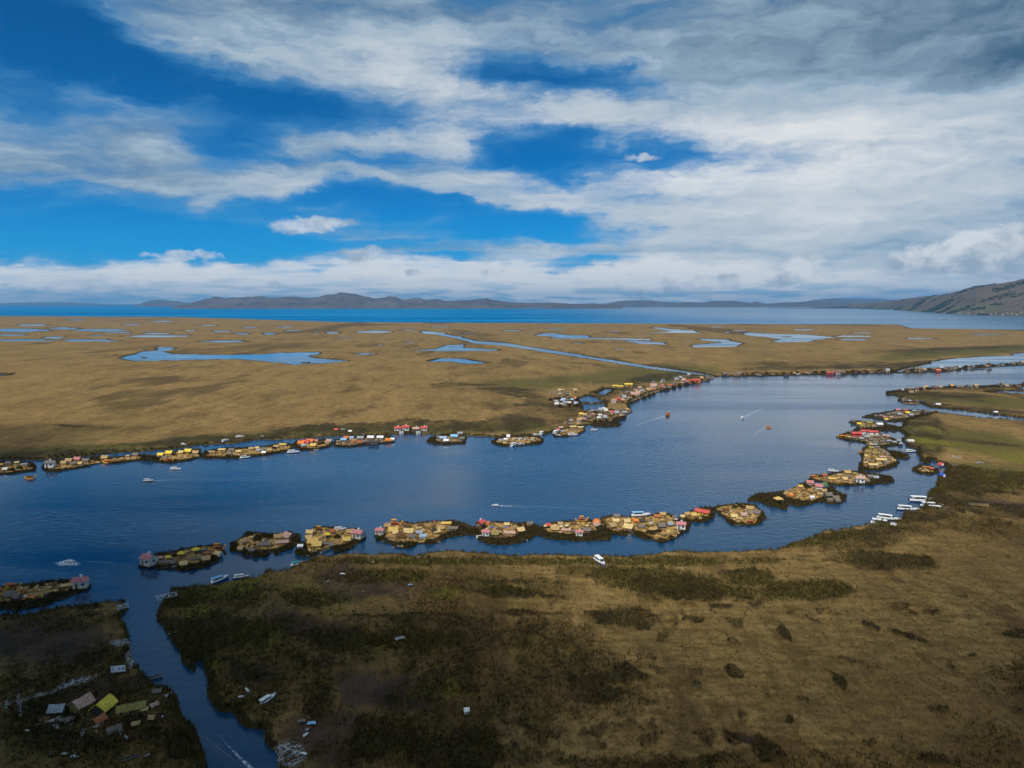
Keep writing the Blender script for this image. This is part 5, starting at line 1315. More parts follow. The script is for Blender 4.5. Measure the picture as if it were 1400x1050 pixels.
put('on the east shore', [('dome', 'red', 1286, 634, 9, 0, 'red dome beside the little round islet', .9), ('dome', 'blue', 1288, 649, 10, 0, 'bright blue dome on the east shore', .9), ('launch', None, 1245, 617, 15, 0, 'white launch moored by the dark spit'), ('barrel', 'cream', 1244, 604, 9, 0, 'cream arched shelter beside the small lagoon', .9),
    ('launch', 'blue', 1261, 684, 33, -12, 'largest white launch furthest out in the moored cluster'), ('launch', 'black', 1273.5, 691.5, 28, -17, 'white launch squeezed between two others in the moored cluster'), ('launch', 'lightblue', 1282, 696, 25, -27, 'white launch closest to the reeds in the moored cluster'), ('launch', 'blue', 1241.5, 696, 27, -20, 'white launch with dark hull at the left of the moored cluster'),
    ('launch', 'blue', 1215, 709, 26, -34, 'upper of the two white launches near the reed point'), ('launch', 'white', 1207.5, 716, 28, -33, 'lower of the two white launches at the reed point'),
    ('dinghy', 'white', 1302, 648, 6, 10, 'white rowing boat aground right of the blue dome', .9), ('dinghy', 'white', 1307, 636, 8, -30, 'white rowing boat aground right of the red dome', .9), ('dinghy', 'tan', 1338, 690, 22, -20, 'long pale punt lying in the east marsh', .9), ('dinghy', 'white', 1307, 625, 6, 120, 'white canoe lying furthest north in the east marsh', .9),
    ('rubble', None, 1337, 632, 9, 0, 'pale stone heap in the east marsh', .8), ('dinghy', 'silver', 1252, 587, 7, 0, 'grey punt on the reed edge right of the lagoon', .9), ('clump', None, 1262, 630, 10, 0), ('clump', None, 1268, 632, 9, 0), ('clump', None, 1270, 627, 9, 0)], z=.5)
for i in range(9):
    q = 1283 + 7.5 * i
    spawn('jetty', (), *G(q, 563.4 + i * 1.25, 0), 0, -6, 7.4 * metres(566), 'plank jetty section', 'in the pier along the east inlet', group='pier sections in the east inlet')

# ---- the west chain
island('reed island at the far left of the western chain', [(-60, 650), (-50, 634), (0, 631), (43, 632), (51, 636), (49, 643), (0, 649)], [(-50, 645), (0, 640), (20, 634), (40, 635), (46, 641), (0, 647)])
put('on the far-left chain island', [('small', (c, 'tan', k), x, y, w, r) for c, k, x, y, w, r in (('grey', 0, 12, 634, 8, 0), ('straw', 0, 23, 633, 6, 30), ('silver', 1, 34, 635, 9, 0), ('tan', 0, 2, 636, 7, 0), ('white', 0, 8, 642, 7, 0), ('tan', 0, -14, 638, 8, 0))] + [('reedboat', ('orange',), -2, 642, 16, 0, 'orange reed boat at the left edge of the western chain'),
    ('clump', None, 44, 637, 9, 0), ('clump', None, 27, 640, 9, 0), ('clump', None, 17, 642, 8, 0), ('clump', None, 4, 633, 7, 0)])
island('reed island with a grey-roofed white house at its left', [(58, 640), (62, 632), (76, 628), (100, 627), (137, 623), (142, 631), (110, 639), (84, 644), (66, 645)], [(66, 641), (78, 632), (100, 630), (134, 627), (138, 632), (110, 637), (84, 641)])
put('on the island behind the drifting reed boat', [('house', ('white', 'grey'), 69, 635, 12, 10, 'white house with grey roof at the left end of the western chain'), ('hut', ('tan', 'tan'), 95, 630, 9, 0), ('hut', ('pink', 'tan'), 106, 628, 9, 0, 'pink-roofed hut in the western chain'), ('hut', ('grey', 'tan'), 118, 630, 9, 0), ('hut', ('tan', 'tan'), 88, 633, 8, 0), ('clump', None, 125, 628, 8, 0), ('clump', None, 132, 629, 8, 0),
    ('clump', None, 80, 634, 8, 0), ('small', ('grey', 'grey'), 102, 634, 7, 0), ('small', ('straw', 'tan'), 110, 634, 6, 0)])
island('thin straw strip linking two reed islands', [(138, 629), (150, 625), (195, 621), (214, 622), (212, 631), (196, 629), (150, 634)], [(140, 630), (152, 627), (192, 623), (192, 627), (150, 632)])
put('on the thin straw strip', [('hut', ('tan', 'tan'), 144, 626, 9, 0), ('reedboat', ('orange',), 147, 631, 16, 0, 'orange reed boat moored at the thin straw strip'), ('hut', ('grey', 'tan'), 186, 622, 8, 0), ('clump', None, 197, 626, 10, 0), ('clump', None, 205, 627, 11, 0), ('clump', None, 211, 626, 9, 0), ('small', ('tan', 'tan'), 175, 624, 5, 0)])
island('reed island with yellow-thatched huts in a row', [(214, 632), (216, 622), (232, 618), (252, 614), (273, 613), (277, 624), (260, 629), (236, 633)], [(218, 629), (222, 622), (252, 617), (272, 616), (272, 624), (250, 628)])
put('on the island with yellow huts', [('hut', ('bright', 'tan'), 220, 622, 8, 0), ('hut', ('bright', 'tan'), 231.5, 619.5, 9, 0), ('hut', ('bright', 'tan'), 257.6, 617, 9, 0), ('hut', ('straw', 'tan'), 248, 618.5, 7, 0), ('reedboat', ('rust',), 231, 629, 16, 0, 'orange reed boat in front of the yellow huts'), ('hut', ('tan', 'tan'), 268, 619, 8, 0), ('hut', ('grey', 'tan'), 226, 626, 7, 0), ('clump', None, 238, 622, 8, 0), ('clump', None, 262, 620, 7, 0)])
island('long straw-coloured island of the western chain', [(276, 627), (279, 617), (310, 612), (350, 611), (390, 605), (402, 608), (400, 616), (360, 623), (320, 627)], [(280, 624), (290, 617), (330, 614), (370, 611), (396, 609), (396, 614), (350, 621), (310, 624)])
put('on the long straw island', [('small', (c, 'tan', k), x, y, w, r) for c, k, x, y, w, r in (('tan', 1, 290, 618, 9, 0), ('straw', 1, 304, 615, 10, 0), ('grey', 0, 317, 616, 8, 0), ('straw', 0, 326, 618, 7, 20), ('tan', 0, 344, 614, 7, 0), ('silver', 0, 354, 616, 6, 0), ('grey', 0, 362, 615, 8, 0), ('white', 0, 361, 619, 6, 0), ('tan', 0, 369, 616, 7, 0), ('yellow', 1, 387, 608, 10, 0), ('tan', 0, 378, 611, 7, 0), ('grey', 0, 314, 621, 7, 0), ('straw', 0, 352, 613, 6, 0))] + [
    ('launch', None, 335, 625.5, 13, 30, 'white launch moored at the long straw island'), ('launch', 'blue', 401, 618, 17, 5, 'white launch with blue hull moored beside the long straw island'), ('clump', None, 282, 620, 9, 0), ('clump', None, 311, 624, 8, 0), ('clump', None, 374, 613, 7, 0)])
island('reed island with bright orange-red roofs', [(400, 609), (405, 603), (422, 601), (450, 600), (456, 606), (450, 611), (428, 615), (412, 616)], [(410, 611), (420, 605), (448, 603), (450, 608), (430, 613)])
put('on the island with orange-red roofs', [('hut', ('orange', 'tan'), 412, 606, 9, 0), ('hut', ('red', 'white'), 418, 605, 10, 0, 'red-roofed white-walled hut on the island with orange-red roofs'), ('hut', ('orange', 'tan'), 424, 603.5, 9, 0), ('hut', ('yellow', 'tan'), 428.6, 609, 8, 0), ('hut', ('pink', 'tan'), 432, 603, 6, 0), ('hut', ('pinkish', 'white'), 450, 603, 7, 0), ('hut', ('silver', 'grey'), 415, 609, 6, 0),
    ('clump', None, 404, 607, 8, 0), ('clump', None, 441, 606, 8, 0), ('clump', None, 437, 607, 7, 0), ('dinghy', 'white', 432, 615, 7, 20, 'white rowing boat in front of the orange-red roofs')])
island('reed island with silver arched shelters and a dark landing', [(455, 610), (458, 601), (480, 597), (500, 595), (530, 594), (540, 599), (538, 605), (520, 607), (502, 608), (480, 611)], [(458, 608), (470, 602), (500, 599), (534, 599), (534, 604), (500, 606), (476, 609)], True)
put('on the island of silver arches', [('barrel', 'lightblue', 470, 602, 8, 0), ('barrel', 'orange', 473.5, 599, 7, 0), ('barrel', 'silver', 493, 599.5, 9, 0), ('barrel', 'white', 507, 599, 9, 0), ('barrel', 'white', 520, 599, 9, 0), ('hut', ('orange', 'tan'), 531, 602, 7, 0), ('small', ('white', 'white'), 536.5, 601, 6, 0), ('small', ('grey', 'tan'), 463, 604, 6, 0), ('small', ('rust', 'tan'), 484, 604, 6, 0), ('small', ('bluegrey', 'white'), 481, 599, 6, 0),
    ('small', ('grey', 'grey'), 499, 604, 6, 0), ('small', ('rust', 'tan'), 492, 605, 6, 0), ('longhut', ('dark', 'grey'), 511, 605, 14, 0), ('tower', 'grey', 513, 596, 3, 0), ('tower', 'grey', 497, 597, 3, 0)])
island('dark islet with a red-roofed hut against the north shore', [(453, 592), (457, 586), (470, 584), (483, 587), (482, 592), (466, 594)], None)
put('on the dark northern islet', [('small', ('red', 'grey'), 460, 588, 6, 0), ('small', ('grey', 'grey'), 469, 588, 6, 0), ('small', ('white', 'grey'), 479, 590, 5, 0), ('small', ('dark', 'grey'), 474, 588, 5, 0)])
put('against the north shore', [('house', ('white', 'red'), 544, 587, 9, 0), ('house', ('white', 'red'), 555, 586, 10, 0), ('house', ('grey', 'pinkish'), 569, 588, 9, 0), ('house', ('white', 'red'), 580, 587, 9, 0), ('tower', 'red', 560, 586, 3, 0), ('tower', 'pinkish', 583, 586, 3, 0), ('small', ('silver', 'white'), 549, 592, 6, 0), ('small', ('silver', 'white'), 572, 592, 6, 0)], z=.2)
island('islet of blue-grey shelters off the north shore', [(583, 604), (588, 598), (604, 593), (630, 592), (638, 598), (636, 606), (612, 608), (594, 607)], [(590, 603), (604, 597), (632, 597), (632, 604), (606, 605)], True)
put('on the blue-grey shelter islet', [('barrel', 'bluegrey', 606, 600, 10, 0), ('barrel', 'lightblue', 621, 597.5, 10, 0), ('barrel', 'silver', 629, 593, 7, 0), ('small', ('white', 'grey'), 610, 603, 7, 0), ('small', ('grey', 'grey'), 600, 598, 6, 0), ('small', ('grey', 'grey'), 632, 600, 7, 0), ('clump', None, 590, 602, 8, 0), ('clump', None, 595, 604, 8, 0)])
island('straw-decked island at the foot of the village', [(671, 604), (678, 598), (700, 595), (735, 595), (744, 601), (740, 606), (712, 609), (690, 610), (678, 608)], [(678, 604), (690, 599), (734, 598), (741, 602), (720, 606), (690, 607)])
put('on the island at the foot of the village', [('small', (c, 'white', k), x, y, w, 0) for c, k, x, y, w in (('silver', 0, 684, 602, 5), ('white', 2, 695, 598, 5), ('tan', 0, 703, 600, 5), ('silver', 0, 711, 600, 5), ('grey', 0, 719, 599, 5), ('white', 0, 691, 601, 5), ('tan', 0, 728, 600, 5), ('yellow', 0, 690, 606, 4))] + [('launch', None, 703, 608.5, 10, 60), ('launch', 'lightblue', 713, 607.5, 11, 20), ('launch', None, 733, 594.5, 10, -15, 'white launch behind the village-foot island'), ('launch', None, 741, 593, 8, 70, 'white launch nosed into the reeds above the village-foot island'), ('clump', None, 678, 602, 7, 0)])
island('round straw-decked island with a white-hulled launch', [(753, 592), (757, 586), (775, 583), (796, 583), (801, 588), (792, 594), (775, 597), (758, 597)], [(764, 592), (774, 586), (794, 585), (799, 588), (788, 593), (772, 595)])
put('on the round village island', [('launch', None, 760, 592, 9, 70), ('launch', 'blue', 764, 595.5, 10, 0), ('launch', 'blue', 783, 594.5, 15, 3), ('launch', 'blue', 812.5, 588, 10, -3, 'blue-hulled launch afloat right of the round village island'), ('small', ('pink', 'white'), 763, 588, 5, 0), ('small', ('pinkish', 'tan'), 767, 585, 6, 0), ('longhut', ('straw', 'grey'), 783.5, 584, 9, 0), ('longhut', ('straw', 'grey'), 793.5, 584.5, 8, 0), ('small', ('grey', 'tan'), 782, 588, 4, 0), ('small', ('silver', 'tan'), 769, 590, 5, 0)])
island('dark reed islet in front of the village', [(803, 578), (812, 575), (830, 576), (847, 577), (849, 580), (846, 583), (830, 584), (812, 583)], None)
V1 = [(786, 568), (800, 563), (816, 560), (840, 557), (859, 559), (864, 562.5), (854, 568), (854, 571), (836, 575), (812, 577), (790, 574)]
V2 = [(828, 554), (829, 548), (840, 540), (862, 534), (884, 529), (905, 525), (930, 519), (955, 514), (973, 514), (976, 518), (955, 523), (930, 527), (905, 534), (880, 543), (862, 550), (858, 553)]
V3 = [(745, 552), (755, 546), (786, 545), (793, 550), (792, 556), (776, 556), (752, 556)]
island('crowded village island below the round pond', V1, V1, True)
island('village island stretching to the canal mouth', V2, V2, True)
put('by the round pond', [('small', ('bright', 'tan', 1), 841, 528, 8, 0), ('small', ('bright', 'tan', 1), 848, 528.5, 8, 0), ('small', ('bright', 'tan', 1), 859, 526, 11, 0)], group='yellow-roofed halls above the round pond')
put('in the pond village', [('small', ('red', 'orange', 1), 844.5, 545.5, 9, 0, 'broad red roof beside the round pond'), ('small', ('red', 'white'), 838.5, 564, 7, 0, 'red roof in the crowded village below the round pond'), ('small', ('pink', 'white', 1), 797, 573.5, 9, 0, 'pink roof at the left front of the crowded village'), ('small', ('bright', 'tan'), 794.5, 566.5, 6, 0, 'lone yellow roof in the crowded village'),
    ('dome', 'orange', 786.5, 543.5, 5, 0, 'orange-red shelter left of the round pond', .9), ('small', ('red', 'orange', 1), 951, 520.5, 12, 0, 'largest red roof next to the canal mouth'), ('small', ('red', 'rust', 1), 940, 521, 9, 0, 'red roof left of the largest one at the canal mouth'), ('small', ('pink', 'white', 1), 908, 527, 9, 0, 'pink roof halfway along the village to the canal mouth')])
def fill(poly, n, seed, cols, place, wpx=(4.2, 6.5), z=.55, kinds=(0, 0, 1, 2), near=2.6, group=None):
    r, done = random.Random(seed), []
    xs, ys = [p[0] for p in poly], [p[1] for p in poly]
    for _ in range(6000):
        if len(done) >= n:
            break
        x, y = r.uniform(min(xs), max(xs)), r.uniform(min(ys), max(ys))
        if inside(poly, x, y) and all(abs(x - a) > near or abs(y - b) > 1.2 for a, b in done):
            done.append((x, y))
            c = r.choice(cols)
            put(place, [('small', (c, r.choice(('grey', 'grey', 'tan', 'brown', 'cream')), r.choice(kinds)), x, y - .8, r.uniform(*wpx), r.uniform(-25, 25))], z=z, group=group)
MIXED = ['silver', 'grey', 'tan', 'grey', 'brown', 'pinkish', 'silver', 'tan', 'grey', 'brown']
fill([(790, 573), (800, 564), (840, 559), (858, 561), (850, 570), (830, 574)], 38, 1, MIXED + ['cream', 'pinkish', 'silver'], 'in the crowded village below the round pond')
fill([(832, 552), (836, 546), (866, 536), (870, 544), (858, 551)], 20, 2, MIXED, 'on the shore right of the round pond')
fill([(868, 541), (868, 534), (900, 527), (932, 520), (966, 515.5), (970, 518.5), (930, 526), (900, 533)], 30, 3, MIXED + ['rust', 'pink'], 'in the village row towards the canal mouth')
fill([(888, 524), (930, 515), (950, 513), (948, 516), (905, 524)], 9, 4, ['silver', 'grey', 'grey'], 'in the reeds behind the canal-mouth village', z=.8)
fill([(757, 550), (774, 546), (790, 549), (790, 554), (760, 554)], 14, 5, ['cream', 'silver', 'bluegrey', 'silver'], 'in the pale cluster left of the round pond', z=.8)
fill([(746, 540), (760, 534), (786, 533), (786, 540), (765, 542)], 8, 6, ['grey', 'straw', 'silver', 'tan'], 'at the marsh edge above the pale cluster', z=.8)
fill([(772, 580), (776, 575), (800, 575), (800, 581), (784, 582)], 8, 7, ['silver', 'grey', 'tan', 'brown'], 'behind the round village island', z=.6)

# ---- the distant chains
N1 = [(984, 514.5), (986, 511), (1040, 510), (1110, 508.5), (1160, 508), (1226, 506.5), (1226, 509.5), (1160, 512), (1100, 513), (1040, 514.5)]
N2 = [(1222, 509), (1280, 504.5), (1330, 500.5), (1400, 495.5), (1600, 484), (1600, 489), (1400, 499.5), (1330, 504), (1280, 508), (1224, 510.5)]
N3 = [(1211, 538), (1232, 533), (1293, 528), (1330, 527.5), (1400, 525), (1600, 520), (1600, 525), (1400, 529.5), (1330, 531.5), (1293, 532.5), (1245, 537), (1220, 540)]
N4 = [(1229, 545), (1240, 544), (1256, 548), (1256, 552), (1238, 552.5)]
island('far reed chain right of the canal mouth', N1, None)
island('far reed chain across the right inlet', N2, None)
island('far reed chain along the dark eastern peninsula', N3, None)
island('low islet tucked under the dark eastern peninsula', N4, N4, True)
FARC = ['grey', 'brown', 'grey', 'grey', 'tan', 'brown', 'grey', 'silver']
fill([(990, 512.5), (1050, 511.5), (1120, 510.5), (1210, 508.5), (1220, 509), (1120, 511.8), (1040, 513.3), (990, 513.5)], 28, 8, FARC, 'in the far chain right of the canal mouth', (4, 6.5), near=3.2)
put('in the far chain right of the canal mouth', [('small', ('red', 'red', 1), 1134, 510, 9, 0, 'wide red roof in the far chain right of the canal mouth'), ('small', ('red', 'white'), 1145, 510, 6, 0, 'smaller red roof right of the wide one in the far chain')])
fill([(1235, 507.5), (1290, 504.5), (1340, 501), (1400, 497), (1400, 498.5), (1340, 502.5), (1285, 506.5), (1240, 509)], 24, 9, FARC, 'in the far chain across the right inlet', (4, 6), near=3.2)
put('in the far chain across the right inlet', [('small', ('orange', 'red'), 1282, 506.8, 6, 0, 'orange-red roof in the far chain across the right inlet')])
fill([(1222, 536), (1245, 533), (1300, 529.5), (1350, 528.5), (1400, 526.5), (1400, 528.5), (1350, 530.5), (1300, 531.5), (1240, 536.5)], 24, 10, FARC, 'along the dark eastern peninsula', (4, 6), near=3.2)
fill([(1234, 547), (1254, 549), (1252, 551), (1238, 551)], 4, 11, FARC, 'on the low islet under the peninsula', (4, 6))
put('on the dark eastern peninsula', [('dome', 'blue', 1261, 549, 4, 0, 'small blue shelter under the dark eastern peninsula', .6), ('barrel', 'white', 1282, 553.5, 6, 0, 'white shelter on the peninsula shore', .9), ('barrel', 'white', 1361, 564, 5, 0, 'white shelter far right on the east inlet', .9), ('dome', 'blue', 1398, 531, 4, 0, 'blue shelter at the right picture edge', .6)])

def row_of_clumps(path, n, seed, place, wpx=(6, 10), z=.3):
    r = random.Random(seed)
    for i in range(n):
        t = (i + r.uniform(.1, .9)) / n * (len(path) - 1)
        k = min(int(t), len(path) - 2)
        (ax, ay), (bx, by) = path[k], path[k + 1]
        put(place, [('clump', None, ax + (bx - ax) * (t - k), ay + (by - ay) * (t - k) - 1.0, r.uniform(*wpx), r.uniform(0, 180))], z=z)
row_of_clumps([(990, 513), (1040, 512.5), (1110, 511), (1160, 510.5), (1222, 508.5)], 24, 41, 'in the far chain right of the canal mouth')
row_of_clumps([(1235, 508), (1290, 505.5), (1340, 502), (1400, 498)], 20, 42, 'in the far chain across the right inlet')
row_of_clumps([(1214, 538), (1245, 534.5), (1300, 531), (1350, 530), (1400, 528.5)], 24, 43, 'along the dark eastern peninsula')
row_of_clumps([(792, 577), (812, 578), (840, 575), (856, 571)], 10, 44, 'along the front of the crowded village', (6, 9))
row_of_clumps([(862, 552), (880, 545), (905, 535), (932, 528), (958, 522)], 16, 45, 'along the shore of the canal-mouth village', (5, 8))
row_of_clumps([(795, 566), (815, 565), (838, 562), (850, 566), (830, 570), (805, 571)], 16, 46, 'between the crowded village huts', (5, 8))
row_of_clumps([(750, 548), (770, 545), (790, 548), (790, 556), (760, 557)], 12, 47, 'around the pale cluster', (6, 9), .8)

# ---- boats out on the water and along the banks
put('', [('reedboat', ('brown',), 41, 653, 16, 2, 'orange reed boat with dark canopy drifting off the far-left island'), ('launch', 'black', 203, 657, 14, 0, 'white launch trailing a wake, left of the channel'), ('launch', 'lightblue', 240, 641, 15, 0, 'white launch close to the yellow huts of the western chain'),
    ('reedboat', ('rust',), 913, 567.5, 7.5, 70, 'small orange reed boat heading away in the middle of the channel'), ('reedboat', ('rust',), 1050.5, 584, 8.5, 150, 'orange reed boat nearest the right-hand islands in open water'), ('launch', None, 1015, 571.5, 6.5, 60, 'small white launch between the two orange reed boats'),
    ('launch', None, 677, 691, 10, 180, 'small white launch speeding left in mid channel'), ('launch', 'black', 94, 768, 14, 165, 'white speedboat throwing spray near the left edge'), ('launch', ('blue', 'lightblue'), 300, 793, 18, 58, 'white launch angled out from the reed point'), ('launch', None, 330, 788.5, 21, 12, 'white launch lying broadside against the reed bank'),
    ('launch', ('turquoise', 'turquoise'), 407, 771, 17, 40, 'turquoise-roofed launch nosed out of the near reeds'), ('launch', None, 820.5, 768.5, 14, -72, 'white launch run into the reeds below the orange-dome island', .7), ('dinghy', 'white', 573.5, 762.5, 10, 40, 'white rowing boat on the near bank below the flag tower', .3), ('launch', None, 154, 614, 6, 0, 'single white boat high on the north-west shore', .8),
    ('launch', None, 251, 607.5, 8, -30, 'white boat in the northern reeds above the yellow huts', .8), ('launch', None, 308, 603, 6, 70, 'white boat in the northern reeds above the long straw island', .8), ('launch', None, 328, 597, 11, 20, 'white boat in the northern reeds, larger and angled', .8), ('dinghy', 'white', 358, 596, 5, 0, 'white rowing boat in the northern reeds above the orange-red roofs', .8)])
# ---- the near shore and the settlement at the lower left
put('', [('dinghy', 'silver', 209, 926, 22, 26, 'grey punt with its bow out in the narrow channel', .1), ('dinghy', 'white', 340, 801, 13, 20, 'pale wrecked boat behind the reed bank', .7), ('dinghy', 'cream', 332, 805, 8, 5, 'cream wrecked hull beside the pale wreck', .7), ('launch', None, 366, 957, 17, 62, 'white cabin boat laid up in the dark scrub', .8),
    ('tarp', 'white', 330, 952, 8, 0, 'white sheet left of the laid-up cabin boat', 1.0), ('tarp', 'grey', 412, 985, 10, 20, 'grey sheet beside a turquoise one in the scrub', 1.0), ('tarp', 'lightblue', 426, 988, 11, 10, 'turquoise sheet beside a grey one in the scrub', 1.0), ('rubble', None, 411, 1030, 11, 0, 'pale stone heap right of the stony landing', .6),
    ('tarp', 'silver', 546.5, 872, 13, 30, 'lilac-grey sheet in the central scrub', 1.2), ('small', ('white', 'white', 2), 638, 973, 8, 10, 'tiny white hut alone in the central marsh', .9), ('tarp', 'lightblue', 561, 799, 6, 20, 'small pale blue sheet on the near bank', 1.0), ('tarp', 'white', 468.5, 784, 7, 0, 'white sheet on the dark soil of the near bank', .6),
    ('tarp', 'white', 596, 795, 3, 0, 'tiny white scrap on the near bank below the flag tower', .9), ('tarp', 'white', 510, 768, 3, 0, 'tiny white scrap by the water of the near bank', .9), ('panel', None, 162, 916, 18, 12, 'white board with dark marks facing the channel', .8), ('dinghy', 'grey', 178, 1036, 20, 28, 'grey hull lying in dark scrub at the bottom left', .8),
    ('hut', ('bright', 'dark'), 142, 966, 27, 84, 'dark hut under a bright yellow roof', .6), ('hut', ('pinkish', 'lime'), 112, 962, 25, 68, 'yellow-green hut with a dull pink roof', .6), ('hut', ('silver', 'dark'), 79, 970, 20, 8, 'grey tin hut left of the dull pink roof', .6), ('hut', ('rust', 'brown'), 135, 985, 17, 70, 'rusty orange thatched hut in front of the yellow roof', .6),
    ('hut', ('grey', 'dark'), 156, 999, 18, 40, 'dark grey hut right of the rusty orange one', .6), ('longhut', ('lime', 'tan'), 180, 969, 34, 24, 'long olive-roofed shelter beside the narrow channel', .6), ('small', ('straw', 'yellow'), 198, 970, 10, 15, 'pale box hut at the right end of the long shelter', .7), ('small', ('pinkish', 'grey'), 210, 965, 12, 60, 'pinkish-grey hut nearest the narrow channel', .6),
    ('small', ('grey', 'grey'), 215, 946, 12, 20, 'grey hut at the channel corner above the long shelter', .6), ('small', ('tan', 'brown', 2), 208, 984, 9, 0, 'tan post hut below the long shelter', .6), ('rubble', None, 221, 962, 10, 0, 'stone heap at the channel corner', .5), ('rubble', None, 142, 1001, 12, 0, 'stone heap below the rusty orange hut', .5), ('rubble', None, 125, 996, 10, 40, 'stone heap left of the dark grey hut', .5),
    ('small', ('grey', 'brown'), 95, 985, 13, 20, 'low grey shed below the grey tin hut', .6), ('small', ('brown', 'dark'), 60, 985, 12, 50, 'brown shed left of the low grey shed', .6), ('small', ('silver', 'grey', 1), 230, 950, 11, 60, 'silver-roofed shed on the channel corner', .6), ('small', ('tan', 'brown'), 186, 990, 11, 30, 'tan hut behind the tan post hut', .6), ('tarp', 'white', 159, 1007, 4, 0, 'white scrap below the dark grey hut', .9), ('tarp', 'silver', 88, 1030, 8, 0, 'silver sheet at the bottom left', .9), ('tarp', 'white', 100, 1033, 6, 0, 'white sheet at the bottom left beside a silver one', .9), ('tarp', 'silver', 202, 1032, 6, 60, 'small silver sheet right of the grey hull', .9)])

# ---- letter signs on either side of the narrow channel
def sign(text, left, right, h, label):
    (x0, y0), (x1, y1) = G(*left, 0), G(*right, 0)
    L, a = math.hypot(x1 - x0, y1 - y0), math.atan2(y1 - y0, x1 - x0)
    root = bpy.data.objects.new('letter_sign', None)
    COL.objects.link(root)
    root.location, root.rotation_euler = ((x0 + x1) / 2, (y0 + y1) / 2, 0), (0, 0, a)
    root['label'], root['category'], root['group'] = label, 'sign', 'letter signs at the channel mouth'
    cu = bpy.data.curves.new('lettering', 'FONT')
    cu.body, cu.size, cu.extrude, cu.align_x, cu.space_character = text, h * 1.35, .07, 'CENTER', 1.08
    tmp = bpy.data.objects.new('lettering', cu)
    COL.objects.link(tmp)
    bpy.context.view_layer.update()
    me = bpy.data.meshes.new_from_object(tmp.evaluated_get(bpy.context.evaluated_depsgraph_get()))
    bpy.data.objects.remove(tmp)
    co = [v.co.copy() for v in me.vertices]
    wx = max(c.x for c in co) - min(c.x for c in co)
    for v in me.vertices:
        v.co = Vector((v.co.x * L / wx, -v.co.z, v.co.y + 1.5))
    me.materials.clear()
    me.materials.append(C('white'))
    o = bpy.data.objects.new('lettering', me)
    COL.objects.link(o)
    o.parent = root
    fr = MB()
    for z in (1.38, 1.5 + h * 1.06):
        fr.box((0, .12, z), (L * 1.06, .08, .08))
    o = bpy.data.objects.new('frame', fr.mesh('frame', M_METAL)); COL.objects.link(o); o.parent = root
    k = max(3, int(L / 1.8))
    for i in range(k):
        b = MB(); x = -L / 2 + L * i / (k - 1); b.tube([(x, .2, -.6), (x, .2, 1.5 + h)], .05, 5)
        o = bpy.data.objects.new('post', b.mesh('post', M_WOOD)); COL.objects.link(o); o.parent = root
sign('UROS', (160.5, 840), (176.5, 836), 1.45, 'white UROS letters standing on the left bank of the channel mouth')
sign('TITICACA', (213, 827), (243, 820), 1.45, 'white TITICACA letters standing across the right bank of the channel mouth')
write_labels()

# ------------------------------------------------------------------ reeds and scrub on the near land
def scatter(name, w, n, seed, mat, hlo, hhi, wlo, whi, per):
    A = MARSH
    w = np.clip(w, 0, None) * (A['D'] ** 1.0)            # the sampling sheet is denser close by
    w = w / w.sum()
    r = np.random.default_rng(seed)
    idx = r.choice(len(w), n, p=w)
    D = A['D'][idx]
    J = r.uniform(-1, 1, (n, 2)) * (D * .0012)[:, None]
    x, y = A['x'][idx] + J[:, 0], A['y'][idx] + J[:, 1]
    z = A['h'][idx]
    m = n * per
    X, Yy, Z = np.repeat(x, per) + r.uniform(-.4, .4, m), np.repeat(y, per) + r.uniform(-.4, .4, m), np.repeat(z, per) - .2
    k = np.repeat(r.uniform(.6, 1.25, n), per)
    h, wd, d = r.uniform(hlo, hhi, m) * k, r.uniform(wlo, whi, m), r.uniform(0, math.pi, m)
    lx, ly = r.uniform(-.4, .4, m) * h, r.uniform(-.4, .4, m) * h
    c, s = np.cos(d) * wd, np.sin(d) * wd
    V = np.stack([np.stack([X - c, Yy - s, Z], 1), np.stack([X + c, Yy + s, Z], 1), np.stack([X + lx, Yy + ly, Z + h + .2], 1)], 1).reshape(-1, 3).astype(np.float32)
    me = bpy.data.meshes.new(name)
    me.vertices.add(len(V)); me.vertices.foreach_set('co', V.ravel())
    me.loops.add(len(V)); me.loops.foreach_set('vertex_index', np.arange(len(V), dtype=np.int32))
    me.polygons.add(m); me.polygons.foreach_set('loop_start', np.arange(0, len(V), 3, dtype=np.int32))
    me.update(calc_edges=True)
    me.materials.append(mat)
    o = bpy.data.objects.new(name, me)
    COL.objects.link(o)
    o['kind'] = 'stuff'
A = MARSH
vis = (np.abs(A['x'] / A['y']) < .78) & (A['land'] > .4) & (A['stone'] < .4)
area = (A['D'] < 520) & vis
scatter('dry_reeds', area * (1 - A['scrub']) * (1 - .8 * A['soil']) * (1 - A['fringe']) * (A['D'] < 430), 18000, 1, M_DRYREED, .3, .8, .06, .16, 4)
scatter('dark_scrub', area * (A['thick'] ** 1.5 + .10 * A['scrub']), 14000, 2, M_DARKREED, .3, .9, .08, .22, 4)
scatter('brown_scrub', area * (A['scrub'] * (1 - A['thick']) + .15 * A['soil']), 16000, 6, M_BROWNREED, .3, .8, .07, .18, 4)
scatter('green_reeds', area * (.75 * A['fringe'] + .5 * A['green'] + .10 * A['scrub']), 20000, 3, M_GREENREED, .6, 1.6, .07, .18, 4)
mid = (A['D'] >= 480) & (A['D'] < 1500) & vis
scatter('shore_reeds', mid * A['fringe'], 9000, 4, M_DARKREED, .6, 1.2, .15, .4, 3)

